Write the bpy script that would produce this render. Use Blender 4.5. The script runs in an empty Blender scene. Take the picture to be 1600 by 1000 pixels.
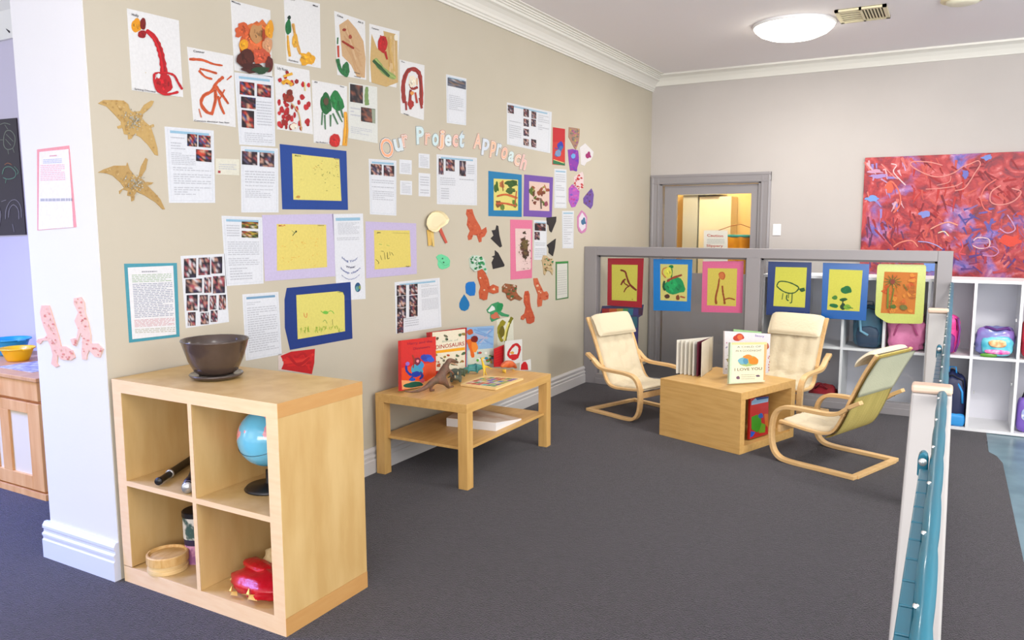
import bpy, bmesh, math, random
from mathutils import Vector, Matrix, noise
C = bpy.data.collections.new('room'); bpy.context.scene.collection.children.link(C)
PI = math.pi; R = math.radians
# ---------------------------------------------------------------- camera, sky, lights, exposure
F_PX, YAW, PITCH, ROLL = 1222.828, R(29.48), R(7.044), R(-.168)
CAM = Vector((2.733, -7.699, 1.361))
fwd = Vector((-math.sin(YAW)*math.cos(PITCH), math.cos(YAW)*math.cos(PITCH), -math.sin(PITCH)))
rgt = Vector((math.cos(YAW), math.sin(YAW), 0)); up = rgt.cross(fwd)
rgt, up = rgt*math.cos(ROLL)+up*math.sin(ROLL), up*math.cos(ROLL)-rgt*math.sin(ROLL)
cd = bpy.data.cameras.new('camera'); cam = bpy.data.objects.new('camera', cd); C.objects.link(cam)
cd.sensor_width = 36; cd.lens = F_PX/1600*36; cd.clip_start = .05
m = Matrix((rgt, up, -fwd)).transposed().to_4x4(); m.translation = CAM; cam.matrix_world = m
sc = bpy.context.scene; sc.camera = cam
sc.view_settings.view_transform = 'Standard'; sc.view_settings.look = 'None'
sc.view_settings.gamma = 1; sc.view_settings.use_curve_mapping = False
sc.view_settings.exposure = -0.04
w = bpy.data.worlds.new('daylight'); sc.world = w; w.use_nodes = True
w.node_tree.nodes['Background'].inputs[0].default_value = (.93, .96, 1, 1)
w.node_tree.nodes['Background'].inputs[1].default_value = 1.35
def area(name, loc, target, sx, sy, power, col):
    l = bpy.data.lights.new(name, 'AREA'); l.shape = 'RECTANGLE'; l.size = sx; l.size_y = sy; l.energy = power; l.color = col
    o = bpy.data.objects.new(name, l); C.objects.link(o); o.location = loc
    o.rotation_euler = (Vector(target)-Vector(loc)).to_track_quat('-Z', 'Y').to_euler(); return o
area('window_light_behind', (-.6, -9.6, 1.7), (-.3, -5.9, 1.0), 1.6, 1.5, 9, (.95, .96, 1))
area('window_light_side', (5.6, -6.2, 1.9), (.5, -3.6, .6), 2.6, 1.6, 92, (1, .96, .9))
area('window_light_left_room', (-3.4, -8.6, 1.6), (-1.2, -5.4, .3), 1.5, 1.5, 30, (.6, .7, 1))
area('blue_fill_left_carpet', (-2.3, -7.1, 2.7), (-1.7, -7.0, 0), 1.6, 1.0, 190, (.22, .32, 1)).data.spread = R(105)  # added blue fill to tint the left carpet; the ceiling has no opening
area('ceiling_lamp_light', (1.6, -1.46, 2.68), (1.6, -1.46, 0), .45, .45, 34, (1, .97, .92))
area('ceiling_fill', (3.2, -8.9, 1.25), (2.4, -4.6, 5.2), 4.0, 1.2, 190, (1, .96, .96))  # added upward fill behind the camera, brightens the ceiling
area('cubby_fill', (3.6, -3.9, 2.76), (2.9, -1.4, .3), .7, .7, 105, (1, .97, .92))  # added unseen fill that brightens the cubbies behind the screen
area('front_room_fill', (2.4, -7.2, 2.78), (2.4, -7.2, 0), .6, .6, 10, (1, .96, .9))  # added unseen fill under the ceiling near the camera

# ---------------------------------------------------------------- helpers: colour and materials
def lin(c): return tuple(((v/255)/12.92 if v/255 <= .04045 else ((v/255+.055)/1.055)**2.4) for v in c[:3])+(1,)
MC = {}
def mat(name, col, rough=.6, metal=0, bump=0, bscale=200, col2=None, nscale=5, stretch=(1,1,1), detail=4, trans=None, emit=None, coat=0, spec=.5, contrast=(.35,.65), sheen=0):
    if name in MC: return MC[name]
    m = bpy.data.materials.new(name); m.use_nodes = True; nt = m.node_tree; b = nt.nodes['Principled BSDF']
    b.inputs['Base Color'].default_value = lin(col); b.inputs['Roughness'].default_value = rough; b.inputs['Metallic'].default_value = metal
    b.inputs['Specular IOR Level'].default_value = spec; b.inputs['Coat Weight'].default_value = coat
    if sheen: b.inputs['Sheen Weight'].default_value = sheen
    tc = nt.nodes.new('ShaderNodeTexCoord'); mp = nt.nodes.new('ShaderNodeMapping'); mp.inputs['Scale'].default_value = stretch
    nt.links.new(tc.outputs['Object'], mp.inputs[0])
    if col2:
        n = nt.nodes.new('ShaderNodeTexNoise'); n.inputs['Scale'].default_value = nscale; n.inputs['Detail'].default_value = detail
        nt.links.new(mp.outputs[0], n.inputs[0]); r = nt.nodes.new('ShaderNodeValToRGB'); e = r.color_ramp.elements
        e[0].position, e[1].position = contrast; e[0].color = lin(col); e[1].color = lin(col2)
        nt.links.new(n.outputs[0], r.inputs[0]); nt.links.new(r.outputs[0], b.inputs['Base Color'])
    if bump:
        n = nt.nodes.new('ShaderNodeTexNoise'); n.inputs['Scale'].default_value = bscale; nt.links.new(tc.outputs['Object'], n.inputs[0])
        bp = nt.nodes.new('ShaderNodeBump'); bp.inputs['Strength'].default_value = bump; bp.inputs['Distance'].default_value = .01
        nt.links.new(n.outputs[0], bp.inputs['Height']); nt.links.new(bp.outputs[0], b.inputs['Normal'])
    if emit: b.inputs['Emission Color'].default_value = lin(col); b.inputs['Emission Strength'].default_value = emit
    MC[name] = m; return m
def print_mat(name='printed_colour', rough=.55, spec=.4):
    if name in MC: return MC[name]
    m = bpy.data.materials.new(name); m.use_nodes = True; nt = m.node_tree; b = nt.nodes['Principled BSDF']
    b.inputs['Roughness'].default_value = rough; b.inputs['Specular IOR Level'].default_value = spec
    a = nt.nodes.new('ShaderNodeVertexColor'); a.layer_name = 'Col'
    n = nt.nodes.new('ShaderNodeTexNoise'); n.inputs['Scale'].default_value = 90; n.inputs['Detail'].default_value = 3
    tc = nt.nodes.new('ShaderNodeTexCoord'); nt.links.new(tc.outputs['Object'], n.inputs[0])
    mr = nt.nodes.new('ShaderNodeMapRange'); mr.inputs[1].default_value = .3; mr.inputs[2].default_value = .7; mr.inputs[3].default_value = .80; mr.inputs[4].default_value = .87
    nt.links.new(n.outputs[0], mr.inputs[0])
    mx = nt.nodes.new('ShaderNodeVectorMath'); mx.operation = 'SCALE'; nt.links.new(a.outputs[0], mx.inputs[0]); nt.links.new(mr.outputs[0], mx.inputs['Scale'])
    nt.links.new(mx.outputs[0], b.inputs['Base Color']); MC[name] = m; return m
def glass_mat(name, tint=(253,254,254), refl=1.0, alpha=0.0):
    if name in MC: return MC[name]
    m = bpy.data.materials.new(name); m.use_nodes = True; nt = m.node_tree; nt.nodes.clear()
    o = nt.nodes.new('ShaderNodeOutputMaterial'); t = nt.nodes.new('ShaderNodeBsdfTransparent'); t.inputs[0].default_value = lin(tint)
    g = nt.nodes.new('ShaderNodeBsdfGlossy'); g.inputs['Roughness'].default_value = .02; f = nt.nodes.new('ShaderNodeFresnel'); f.inputs[0].default_value = 1.45
    ge = nt.nodes.new('ShaderNodeNewGeometry'); sb = nt.nodes.new('ShaderNodeMath'); sb.operation = 'SUBTRACT'; sb.inputs[0].default_value = 1; nt.links.new(ge.outputs['Backfacing'], sb.inputs[1])
    ml = nt.nodes.new('ShaderNodeMath'); ml.operation = 'MULTIPLY'; nt.links.new(f.outputs[0], ml.inputs[0]); nt.links.new(sb.outputs[0], ml.inputs[1])
    mx = nt.nodes.new('ShaderNodeMixShader'); nt.links.new(ml.outputs[0], mx.inputs[0]); nt.links.new(t.outputs[0], mx.inputs[1]); nt.links.new(g.outputs[0], mx.inputs[2])
    nt.links.new(mx.outputs[0], o.inputs[0]); MC[name] = m; return m
def painting_mat():
    m = bpy.data.materials.new('abstract_canvas_paint'); m.use_nodes = True; nt = m.node_tree; b = nt.nodes['Principled BSDF']; b.inputs['Roughness'].default_value = .5
    tc = nt.nodes.new('ShaderNodeTexCoord')
    def ns(scale, loc, detail=6, dist=1.2):
        mp = nt.nodes.new('ShaderNodeMapping'); mp.inputs['Location'].default_value = loc; nt.links.new(tc.outputs['Object'], mp.inputs[0])
        n = nt.nodes.new('ShaderNodeTexNoise'); n.inputs['Scale'].default_value = scale; n.inputs['Detail'].default_value = detail; n.inputs['Distortion'].default_value = dist
        nt.links.new(mp.outputs[0], n.inputs[0]); return n
    def ramp(n, pts):
        r = nt.nodes.new('ShaderNodeValToRGB'); e = r.color_ramp.elements
        while len(e) < len(pts): e.new(.5)
        for k, (p, c) in enumerate(pts): e[k].position = p; e[k].color = lin(c)
        nt.links.new(n.outputs[0], r.inputs[0]); return r
    red = ramp(ns(5, (3,0,1), 9, 2.6), [(.28,(92,26,48)), (.42,(146,36,48)), (.52,(172,46,50)), (.62,(190,80,80)), (.78,(214,140,146))])
    blu = ramp(ns(6, (7,2,5), 9, 2.4), [(.3,(70,60,130)), (.45,(110,96,176)), (.58,(160,110,166)), (.75,(206,180,216))])
    k = ramp(ns(3.2, (1.7,0,4.4), 5, .8), [(.53,(0,0,0)), (.64,(255,255,255))])
    mx = nt.nodes.new('ShaderNodeMix'); mx.data_type = 'RGBA'
    nt.links.new(k.outputs[0], mx.inputs[0]); nt.links.new(red.outputs[0], mx.inputs[6]); nt.links.new(blu.outputs[0], mx.inputs[7])
    nt.links.new(mx.outputs[2], b.inputs['Base Color'])
    bp = nt.nodes.new('ShaderNodeBump'); bp.inputs['Strength'].default_value = .3; bp.inputs['Distance'].default_value = .01
    nt.links.new(ns(30, (0,0,0)).outputs[0], bp.inputs['Height']); nt.links.new(bp.outputs[0], b.inputs['Normal']); return m
def carpet_mat(name, a, b2):
    m = mat(name, a, .95, col2=b2, nscale=95, detail=6, bump=1.0, bscale=200, spec=.12, contrast=(.34,.66), sheen=.25); return m
PR = print_mat(); PG = print_mat('laminated_print', .22, .6)
M_wallL = mat('beige_wall_paint', (188,180,163), .75, col2=(184,176,158), nscale=1.5, bump=.03, bscale=90)
M_wallB = mat('pale_wall_paint', (186,180,176), .75, col2=(182,176,172), nscale=1.5, bump=.03, bscale=90)
M_wallE = mat('white_pillar_paint', (212,210,210), .55, bump=.03, bscale=90)
M_wallF = mat('mauve_wall_paint', (196,190,206), .75)
M_ceil = mat('ceiling_paint', (240,235,237), .9)
M_trim = mat('cream_gloss_trim', (226,224,216), .4)
M_skirt = mat('grey_white_skirting', (196,193,192), .4)
M_skirtE = mat('white_gloss_skirting', (204,208,222), .35)
M_grey = mat('warm_grey_gloss', (142,138,140), .35)
M_carpet = carpet_mat('purple_grey_carpet', (18,13,20), (52,42,55))
M_vinyl = mat('teal_vinyl_floor', (84,112,124), .3, col2=(104,132,144), nscale=6)
M_birch = mat('birch_veneer', (192,156,98), .42, col2=(206,174,118), nscale=4, stretch=(3,3,.7), detail=5)
M_birchs = mat('birch_edging_side', (190,142,84), .42, col2=(194,148,90), nscale=5, stretch=(2,2,12))  # same edging on the side faces, without the front's daylight tone
M_birche = mat('birch_edging_daylit', (228,192,150), .42, col2=(232,200,160), nscale=5, stretch=(2,2,12))  # front edging, bluish daylight on it put into the paler pink colour
M_lack = mat('oak_effect_foil', (200,156,90), .4, col2=(212,170,104), nscale=5, stretch=(9,1,9))
M_bent = mat('bent_birch_wood', (214,172,116), .4, col2=(222,184,130), nscale=8, stretch=(1,8,8))
M_cream = mat('cream_cushion_fabric', (216,202,172), .9, bump=.25, bscale=60, sheen=.2)
M_khaki = mat('khaki_sling_fabric', (204,184,104), .9, col2=(190,170,92), nscale=4, stretch=(1,9,1), bump=.2, bscale=150)
M_hood = mat('pale_green_hood_fabric', (214,212,180), .9, bump=.2, bscale=150)
M_white = mat('white_laminate', (226,226,228), .4)
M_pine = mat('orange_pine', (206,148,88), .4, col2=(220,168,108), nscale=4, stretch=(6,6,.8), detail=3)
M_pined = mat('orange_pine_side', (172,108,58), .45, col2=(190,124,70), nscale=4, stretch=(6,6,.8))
M_paper = mat('white_paper', (226,228,232), .6)
M_black = mat('black_plastic', (22,20,22), .4)
M_screw = mat('pale_steel', (200,200,196), .3, .7)
M_glass = glass_mat('clear_glass')

# ---------------------------------------------------------------- helpers: geometry
LOC = {}
class MB:
    def __init__(s): s.v = []; s.f = []; s.c = []; s.mi = []; s.lc = {}
    def add(s, vs, fs, col=None, mi=0):
        b = len(s.v); s.v += [Vector(p) for p in vs]
        for f in fs: s.f.append([b+i for i in f]); s.c.append(lin(col) if col else (.8,.8,.8,1)); s.mi.append(mi)
        return b
    def box(s, a, b, mi=0, col=None, rot=0, piv=None):
        x0,y0,z0 = a; x1,y1,z1 = b
        vs = [(x,y,z) for x in (x0,x1) for y in (y0,y1) for z in (z0,z1)]
        if rot:
            p = Vector(piv or ((x0+x1)/2,(y0+y1)/2,0)); q = Matrix.Rotation(rot,3,'Z'); vs = [q@(Vector(v)-p)+p for v in vs]
        s.add(vs, [(0,1,3,2),(4,6,7,5),(0,4,5,1),(2,3,7,6),(0,2,6,4),(1,5,7,3)], col, mi); return s
    def prism(s, pts, n, t, col=None, mi=0):      # polygon pts (3D) is the front, extruded back along -n
        n = Vector(n); k = len(pts); f = [Vector(p) for p in pts]; b = [p-n*t for p in f]
        s.add(f+b, [list(range(k)), list(range(2*k-1, k-1, -1))]+[(i, k+i, k+(i+1)%k, (i+1)%k) for i in range(k)], col, mi); return s
    def lathe(s, prof, c=(0,0,0), n=32, mi=0, col=None, M=None):
        c = Vector(c); vs = []
        for r, z in prof:
            for i in range(n):
                p = Vector((r*math.cos(2*PI*i/n), r*math.sin(2*PI*i/n), z)); vs.append(c+(M@p if M else p))
        s.add(vs, [(j*n+i, j*n+(i+1)%n, (j+1)*n+(i+1)%n, (j+1)*n+i) for j in range(len(prof)-1) for i in range(n)], col, mi); return s
    def tube(s, pts, rad, n=8, mi=0, col=None):
        pts = [Vector(p) for p in pts]; vs = []; m = len(pts); fr = None
        for j, p in enumerate(pts):
            t = (pts[min(j+1,m-1)]-pts[max(j-1,0)]).normalized()
            a = t.orthogonal().normalized() if fr is None else (fr-t*fr.dot(t)).normalized(); fr = a; b = t.cross(a)
            r = rad[j] if isinstance(rad, (list,tuple)) else rad
            vs += [p+(a*math.cos(2*PI*i/n)+b*math.sin(2*PI*i/n))*r for i in range(n)]
        fs = [(j*n+i, j*n+(i+1)%n, (j+1)*n+(i+1)%n, (j+1)*n+i) for j in range(m-1) for i in range(n)]
        fs += [list(range(n-1,-1,-1)), list(range((m-1)*n, m*n))]; s.add(vs, fs, col, mi); return s
    def extrude_profile(s, prof, a, b, mi=0):       # prof: list of 3D offsets, swept from a to b
        a, b = Vector(a), Vector(b); k = len(prof); vs = [a+Vector(p) for p in prof]+[b+Vector(p) for p in prof]
        s.add(vs, [(i, i+1, k+i+1, k+i) for i in range(k-1)]+[(k-1,0,k,2*k-1)]+[list(range(k-1,-1,-1)), list(range(k,2*k))], None, mi); return s
    def build(s, name, mats, parent=None, smooth=False, origin=None, local=False, bevel=0):
        if not isinstance(mats, (list,tuple)): mats = [mats]
        if parent is None and not local:
            if origin is None:
                xs = [[v[i] for v in s.v] for i in range(3)]; origin = ((min(xs[0])+max(xs[0]))/2, (min(xs[1])+max(xs[1]))/2, min(xs[2]))
            L = Vector(origin)
        else: L = Vector((0,0,0)) if local else LOC[parent.name]
        me = bpy.data.meshes.new(name); me.from_pydata([v-L for v in s.v], [], s.f)
        for mm in mats: me.materials.append(mm)
        me.polygons.foreach_set('material_index', s.mi)
        ca = me.color_attributes.new('Col', 'FLOAT_COLOR', 'CORNER'); cols = []
        for pi, p in enumerate(me.polygons):
            for li in p.loop_indices:
                vi = me.loops[li].vertex_index; cols += list(s.lc.get(vi, s.c[pi]))
        ca.data.foreach_set('color', cols)
        bm = bmesh.new(); bm.from_mesh(me); 
        if not s.lc and len(s.f) > 1 and not getattr(s,'flat',False): bmesh.ops.recalc_face_normals(bm, faces=bm.faces)
        bm.to_mesh(me); bm.free()
        if smooth: me.polygons.foreach_set('use_smooth', [True]*len(me.polygons))
        o = bpy.data.objects.new(name, me); C.objects.link(o); o.parent = parent
        if parent is None and not local: o.location = L; LOC[o.name] = L
        else: LOC[o.name] = L if not local else Vector((0,0,0))
        if bevel:
            b = o.modifiers.new('bevel', 'BEVEL'); b.width = bevel; b.segments = 2; b.limit_method = 'ANGLE'
        return o
def tag(o, label=None, cat=None, group=None, kind=None):
    if label: o['label'] = label
    if cat: o['category'] = cat
    if group: o['group'] = group
    if kind: o['kind'] = kind
    return o
def empty(name, loc, label, cat, group=None, rotz=0):
    o = bpy.data.objects.new(name, None); C.objects.link(o); o.location = loc; o.rotation_euler = (0,0,rotz); o.empty_display_size = .1
    LOC[o.name] = Vector(loc); return tag(o, label, cat, group)
def smooth_path(pts, n=6):
    pts = [Vector(p) for p in pts]; out = []
    for i in range(len(pts)-1):
        a = pts[max(i-1,0)]; b = pts[i]; c = pts[i+1]; d = pts[min(i+2,len(pts)-1)]
        for k in range(n):
            t = k/n; out.append(.5*((2*b)+(c-a)*t+(2*a-5*b+4*c-d)*t*t+(3*b-a-3*c+d)*t**3))
    return out+[pts[-1]]
FONT = {}
def glyphs(txt, offset=0.0):
    key = (txt, offset)
    if key not in FONT:
        cu = bpy.data.curves.new('t', 'FONT'); cu.body = txt; cu.size = 1; cu.offset = offset; cu.resolution_u = 3
        o = bpy.data.objects.new('t', cu); C.objects.link(o); dg = bpy.context.evaluated_depsgraph_get()
        me = bpy.data.meshes.new_from_object(o.evaluated_get(dg)); vs = [v.co.copy() for v in me.vertices]; fs = [list(p.vertices) for p in me.polygons]
        bpy.data.objects.remove(o); bpy.data.curves.remove(cu); bpy.data.meshes.remove(me); FONT[key] = (vs, fs)
    return FONT[key]
class Plane:                                         # a real flat surface; a viewing ray of the photograph meets it at one point
    def __init__(s, p, n): s.p = Vector(p); s.n = Vector(n).normalized()
    def at(s, u, v, off=0):
        d = fwd+rgt*((u-800)/F_PX)-up*((v-500)/F_PX); t = (s.p-CAM).dot(s.n)/d.dot(s.n); return CAM+d*t+s.n*off
WALL = Plane((0,0,0), (1,0,0)); END = Plane((0,-5.936,0), (0,-1,0)); BACK = Plane((0,0,0), (0,-1,0)); PANE = Plane((0,-1.566,0), (0,-1,0))
class Art:                                           # coloured print or paint lying on a plane
    def __init__(s, pl, base=.0019): s.pl = pl; s.o = base; s.mb = MB(); s.mb.flat = True; s.rnd = random.Random(7); s.brush = False
    def P(s, u, v): return s.pl.at(u, v, s.o)
    def up1(s): s.o += .00007
    def poly(s, pts, col): s.up1(); s.mb.add([s.P(*p) for p in pts], [list(range(len(pts)))], col); return s
    def blob(s, u, v, ru, rv, col, n=18, j=.12, ang=0):
        ph = s.rnd.random()*9; pts = []
        for i in range(n):
            a = 2*PI*i/n; k = 1+j*noise.noise(Vector((math.cos(a)*1.7+ph, math.sin(a)*1.7, ph)))*2
            x, y = ru*k*math.cos(a), rv*k*math.sin(a); pts.append((u+x*math.cos(ang)-y*math.sin(ang), v+x*math.sin(ang)+y*math.cos(ang)))
        s.poly(pts, col)
        if s.brush and ru > 4:
            s.brush = False; k0 = int(4+ru*rv/18)
            for _ in range(k0):
                a, q, l = s.rnd.random()*2*PI, s.rnd.random()**.6*.62, s.rnd.uniform(.25,.55); x, y = ru*q*math.cos(a), rv*q*math.sin(a); d_ = s.rnd.gauss(1.1,.35); sh = s.rnd.choice([.78,.88,1.1,1.2])
                s.stroke([(u+x-math.cos(d_)*ru*l*.5, v+y-math.sin(d_)*rv*l*.5),(u+x,v+y),(u+x+math.cos(d_)*ru*l*.5, v+y+math.sin(d_)*rv*l*.5)], min(ru,rv)*.22, tuple(min(255,c*sh) for c in col), j=.5)
            s.brush = True
        return s
    def stroke(s, pts, w, col, w2=None, j=.18):
        s.up1(); pp = [Vector((p[0], p[1], 0)) for p in pts]; pp = smooth_path(pp, 5) if len(pp) > 2 else pp; m = len(pp); vs = []
        for i, p in enumerate(pp):
            t = (pp[min(i+1,m-1)]-pp[max(i-1,0)]).normalized(); q = Vector((-t.y, t.x, 0)); f = i/(m-1)
            ww = (w+(w2-w)*f if w2 is not None else w)/2*(1+j*(s.rnd.random()*2-1))*(.75 if i in (0,m-1) else 1)
            vs += [s.P(*(p+q*ww).xy), s.P(*(p-q*ww).xy)]
        s.mb.add(vs, [(2*i,2*i+1,2*i+3,2*i+2) for i in range(m-1)], col)
        if s.brush and w > 2.6 and m > 3:
            s.brush = False
            for sh in (.8, 1.14):
                o_ = s.rnd.uniform(-.28,.28)*w; a0 = s.rnd.randint(0, m//3); a1 = m-1-s.rnd.randint(0, m//3)
                if a1-a0 > 1: s.stroke([(pp[i].x+o_, pp[i].y+o_*.3) for i in range(a0,a1+1,max(1,(a1-a0)//4))], w*.24, tuple(min(255,c*sh) for c in col), j=.5)
            s.brush = True
        return s
    def lines(s, q, col=(190,193,201), rows=10, fill=1.0, th=.42, seed=1, words=True):
        r = random.Random(seed); s.up1(); A = [Vector((*p,0)) for p in q]
        def B(a, b): return (A[0]*(1-a)+A[1]*a)*(1-b)+(A[3]*(1-a)+A[2]*a)*b
        for k in range(rows):
            if r.random() < .08: continue
            t0 = (k+.25)/rows; t1 = t0+th/rows; end = (1 if r.random() > .25 else .35+.6*r.random())*fill; x = 0
            while x < end-.02:
                wl = min((.05+.11*r.random()) if words else end, end-x)
                s.mb.add([s.P(*B(x,t0).xy), s.P(*B(x+wl,t0).xy), s.P(*B(x+wl,t1).xy), s.P(*B(x,t1).xy)], [(0,1,2,3)], col); x += wl+.022
        return s
    def text(s, txt, p0, p1, h, col, offset=0.012, bend=0):
        s.up1(); vs, fs = glyphs(txt, offset); x0 = min(v.x for v in vs); x1 = max(v.x for v in vs); a = Vector((*p0,0)); b = Vector((*p1,0)); pts = []
        for v in vs:
            t = (v.x-x0)/(x1-x0); q = a+(b-a)*t; pts.append(s.P(q.x, q.y-v.y/.7*h+bend*(1-(2*t-1)**2)))
        s.mb.add(pts, fs, col); return s
    def patch(s, q, cols, n=6, seed=1):            # a small colour photograph: softly varying patches
        r = random.Random(seed); s.up1(); A = [Vector((*p,0)) for p in q]; vs = []; pal = [lin(c) for c in cols]
        for j in range(n+1):
            for i in range(n+1):
                a, b = i/n, j/n; p = (A[0]*(1-a)+A[1]*a)*(1-b)+(A[3]*(1-a)+A[2]*a)*b; vs.append(s.P(p.x, p.y))
        b0 = s.mb.add(vs, [(j*(n+1)+i, j*(n+1)+i+1, (j+1)*(n+1)+i+1, (j+1)*(n+1)+i) for j in range(n) for i in range(n)])
        for j in range(n+1):
            for i in range(n+1):
                mid = 1-abs(i/n-.5)-abs(j/n-.5)*.6
                k = r.random(); c = pal[0] if (k > mid*.95 and k > .3) else r.choice(pal[1:]); s.mb.lc[b0+j*(n+1)+i] = c
        return s
    def build(s, name, parent, m=None):
        o = s.mb.build(name, m or PR, parent)
        if name != 'photo': o['kind'] = 'stuff'
        return o
def sheet(name, quad, col, pl=WALL, t=.0015, label=None, cat=None, group=None, parent=None, lift=0, m=None, round_=0):
    pts = list(quad)
    if round_:
        out = []; k = len(pts)
        for i in range(k):
            p = Vector((*pts[i],0)); a = (Vector((*pts[i-1],0))-p).normalized()*round_; b = (Vector((*pts[(i+1)%k],0))-p).normalized()*round_
            for q in range(4):
                f = q/3; out.append(tuple(((p+a)*(1-f)**2+p*2*f*(1-f)+(p+b)*f*f).xy))
        pts = out
    mb = MB(); P = [pl.at(u, v, lift+t) for u, v in pts]; mb.prism(P, pl.n, t, col)
    o = mb.build(name, m or PR, parent)
    if label: tag(o, label, cat, group)
    return o

# ---------------------------------------------------------------- the room shell
def struct(o): o['kind'] = 'structure'; return o
YE = -5.936; XP = -.447; ZC = 2.812
struct(MB().box((XP,YE,-.1),(0,.15,2.9)).build('wall_left', [M_wallL]))
struct(MB().box((XP+.001,YE-.004,0),(-.001,YE,2.82)).build('wall_end', M_wallE))
b = MB(); b.box((0,0,-.1),(.10,.15,2.9)); b.box((1.097,0,-.1),(6,.15,2.9)); b.box((.10,0,1.762),(1.097,.15,2.9)); struct(b.build('wall_back', M_wallB))
struct(MB().box((-6,-5.05,-.1),(XP,-4.95,2.9)).build('wall_far', M_wallF))
struct(MB().box((-6,-9.9,ZC),(6,.2,ZC+.06)).build('ceiling', M_ceil))
XR = 2.735
b = MB(); b.box((-6,-10,-.12),(XR,-1.545,0)); struct(b.build('floor', M_carpet))
LZ = -.085
b = MB(); b.box((0,-1.545,-.16),(XR,1.2,LZ)); b.box((XR,-1.75,-.16),(2.99,1.2,LZ)); struct(b.build('floor_behind_screen', M_carpet))
b = MB(); b.prism([(XR,-1.75,LZ),(2.985,-1.75,LZ),(2.99,-2.02,LZ),(3.03,-2.1,LZ),(3.055,-2.25,LZ),(3.065,-3.9,LZ),(3.04,-5,LZ),(3.04,-10,LZ),(XR,-10,LZ)], (0,0,1), .07); struct(b.build('floor_passage', M_carpet))
b = MB(); b.box((2.99,-10,-.16),(6,1.2,LZ-.004)); struct(b.build('floor_vinyl', M_vinyl))
# cornices
pr = [(0,2.656),(.014,2.656),(.014,2.668),(.022,2.672),(.022,2.684),(.03,2.69),(.034,2.706),(.048,2.728),(.07,2.748),(.088,2.756),(.088,2.772),(.1,2.775),(.1,2.783),(.112,2.786),(.112,2.794),(.126,2.797),(.126,2.804),(.15,2.806),(.15,2.812),(0,2.812)]
struct(MB().extrude_profile([(x,0,z) for x,z in pr], (0,YE,0), (0,0,0)).build('trim_1', M_trim))
pr2 = [(0,2.708),(.01,2.708),(.014,2.72),(.03,2.75),(.055,2.778),(.082,2.79),(.1,2.796),(.1,2.812),(0,2.812)]
struct(MB().extrude_profile([(0,-x,z) for x,z in pr2], (0,0,0), (6,0,0)).build('trim_2', M_trim))
pr3 = [(0,2.42),(.02,2.42),(.03,2.45),(.06,2.56),(.14,2.64),(.2,2.67),(.2,2.812),(0,2.812)]
struct(MB().extrude_profile([(0,-x,z) for x,z in pr3], (-6,-5.05,0), (XP,-5.05,0)).build('trim_3', M_trim))
# skirtings
def skirt(h, d=.022): return [(0,0),(d,0),(d,h*.50),(d-.005,h*.53),(d-.005,h*.60),(d-.001,h*.62),(d-.001,h*.68),(d-.009,h*.72),(d-.009,h*.80),(d-.004,h*.83),(d-.004,h*.9),(d-.014,h),(0,h)]
struct(MB().extrude_profile([(x,0,z) for x,z in skirt(.142)], (0,YE+.5,0), (0,-1.6,0)).build('baseboard_left', M_skirt))
struct(MB().extrude_profile([(0,-x,z) for x,z in skirt(.15,.026)], (XP-.026,YE-.002,0), (.0,YE-.002,0)).build('baseboard_end', M_skirtE))
struct(MB().extrude_profile([(-x,0,z) for x,z in skirt(.15,.026)], (XP,YE-.002,0), (XP,-5.05,0)).build('baseboard_inner', M_skirtE))
# door in the back wall, with the lit room behind its glass
b = MB()
ar = [(0,0),(.0,-.02),(.02,-.024),(.03,-.02),(.07,-.016),(.078,-.022),(.09,-.02),(.09,0)]
for x0, sgn in ((.008,1),(1.188,-1)):
    b.extrude_profile([(sgn*x,y,0) for x,y in ar], (x0,0,LZ), (x0,0,1.836))
b.extrude_profile([(0,y,-x) for x,y in ar], (.008,-.001,1.836), (1.188,-.001,1.836))
d = b.build('door_1', M_grey); struct(d)
b = MB(); b.box((.10,.0,LZ),(.125,.12,1.76)); b.box((1.072,.0,LZ),(1.097,.12,1.76)); b.box((.10,0,1.735),(1.097,.12,1.76)); b.build('door_jamb', M_grey, d)
b = MB(); b.box((.14,.03,LZ),(.266,.07,1.73)); b.box((1.0,.03,LZ),(1.068,.07,1.73)); b.box((.266,.03,1.640),(1.0,.07,1.73)); b.box((.266,.03,LZ),(1.0,.07,.86)); leaf = b.build('door_leaf', M_grey, d)
MB().box((.266,.047,.86),(1.0,.053,1.64)).build('door_pane', M_glass, leaf)
M_ochre = mat('ochre_lit_wall', (214,184,122), .8, col2=(222,196,140), nscale=2)
b = MB(); b.box((-.25,1.1,-.1),(1.6,1.16,2.6)); b.box((-.25,.15,-.1),(-.2,1.1,2.6)); b.box((1.55,.15,-.1),(1.6,1.1,2.6)); b.box((-.25,.15,2.3),(1.6,1.1,2.36)); struct(b.build('wall_inner_room', M_ochre))
t = empty('tall_cabinet', (.2,.9,LZ), 'tall cream and grey cabinet standing in the lit room behind the door glass', 'cabinet')
M_cg = mat('cream_cabinet', (216,208,180), .5); M_pg = mat('pale_grey_panel', (176,180,172), .5)
MB().box((.10,.78,LZ),(.26,1.08,1.66)).build('side_panel', M_pg, t); MB().box((.275,.8,LZ),(.62,1.08,1.64)).build('cabinet_door', M_cg, t); MB().box((.08,.75,1.66),(.5,1.08,1.72)).build('cabinet_top', M_pg, t)
bpy.data.lights.new('l','POINT')
l = bpy.data.lights.new('inner_room_lamp','POINT'); l.energy = 95; l.color = (1,.86,.62); l.shadow_soft_size = .15; o = bpy.data.objects.new('inner_room_lamp', l); o.location = (.65,.16,2.15); C.objects.link(o)
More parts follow.
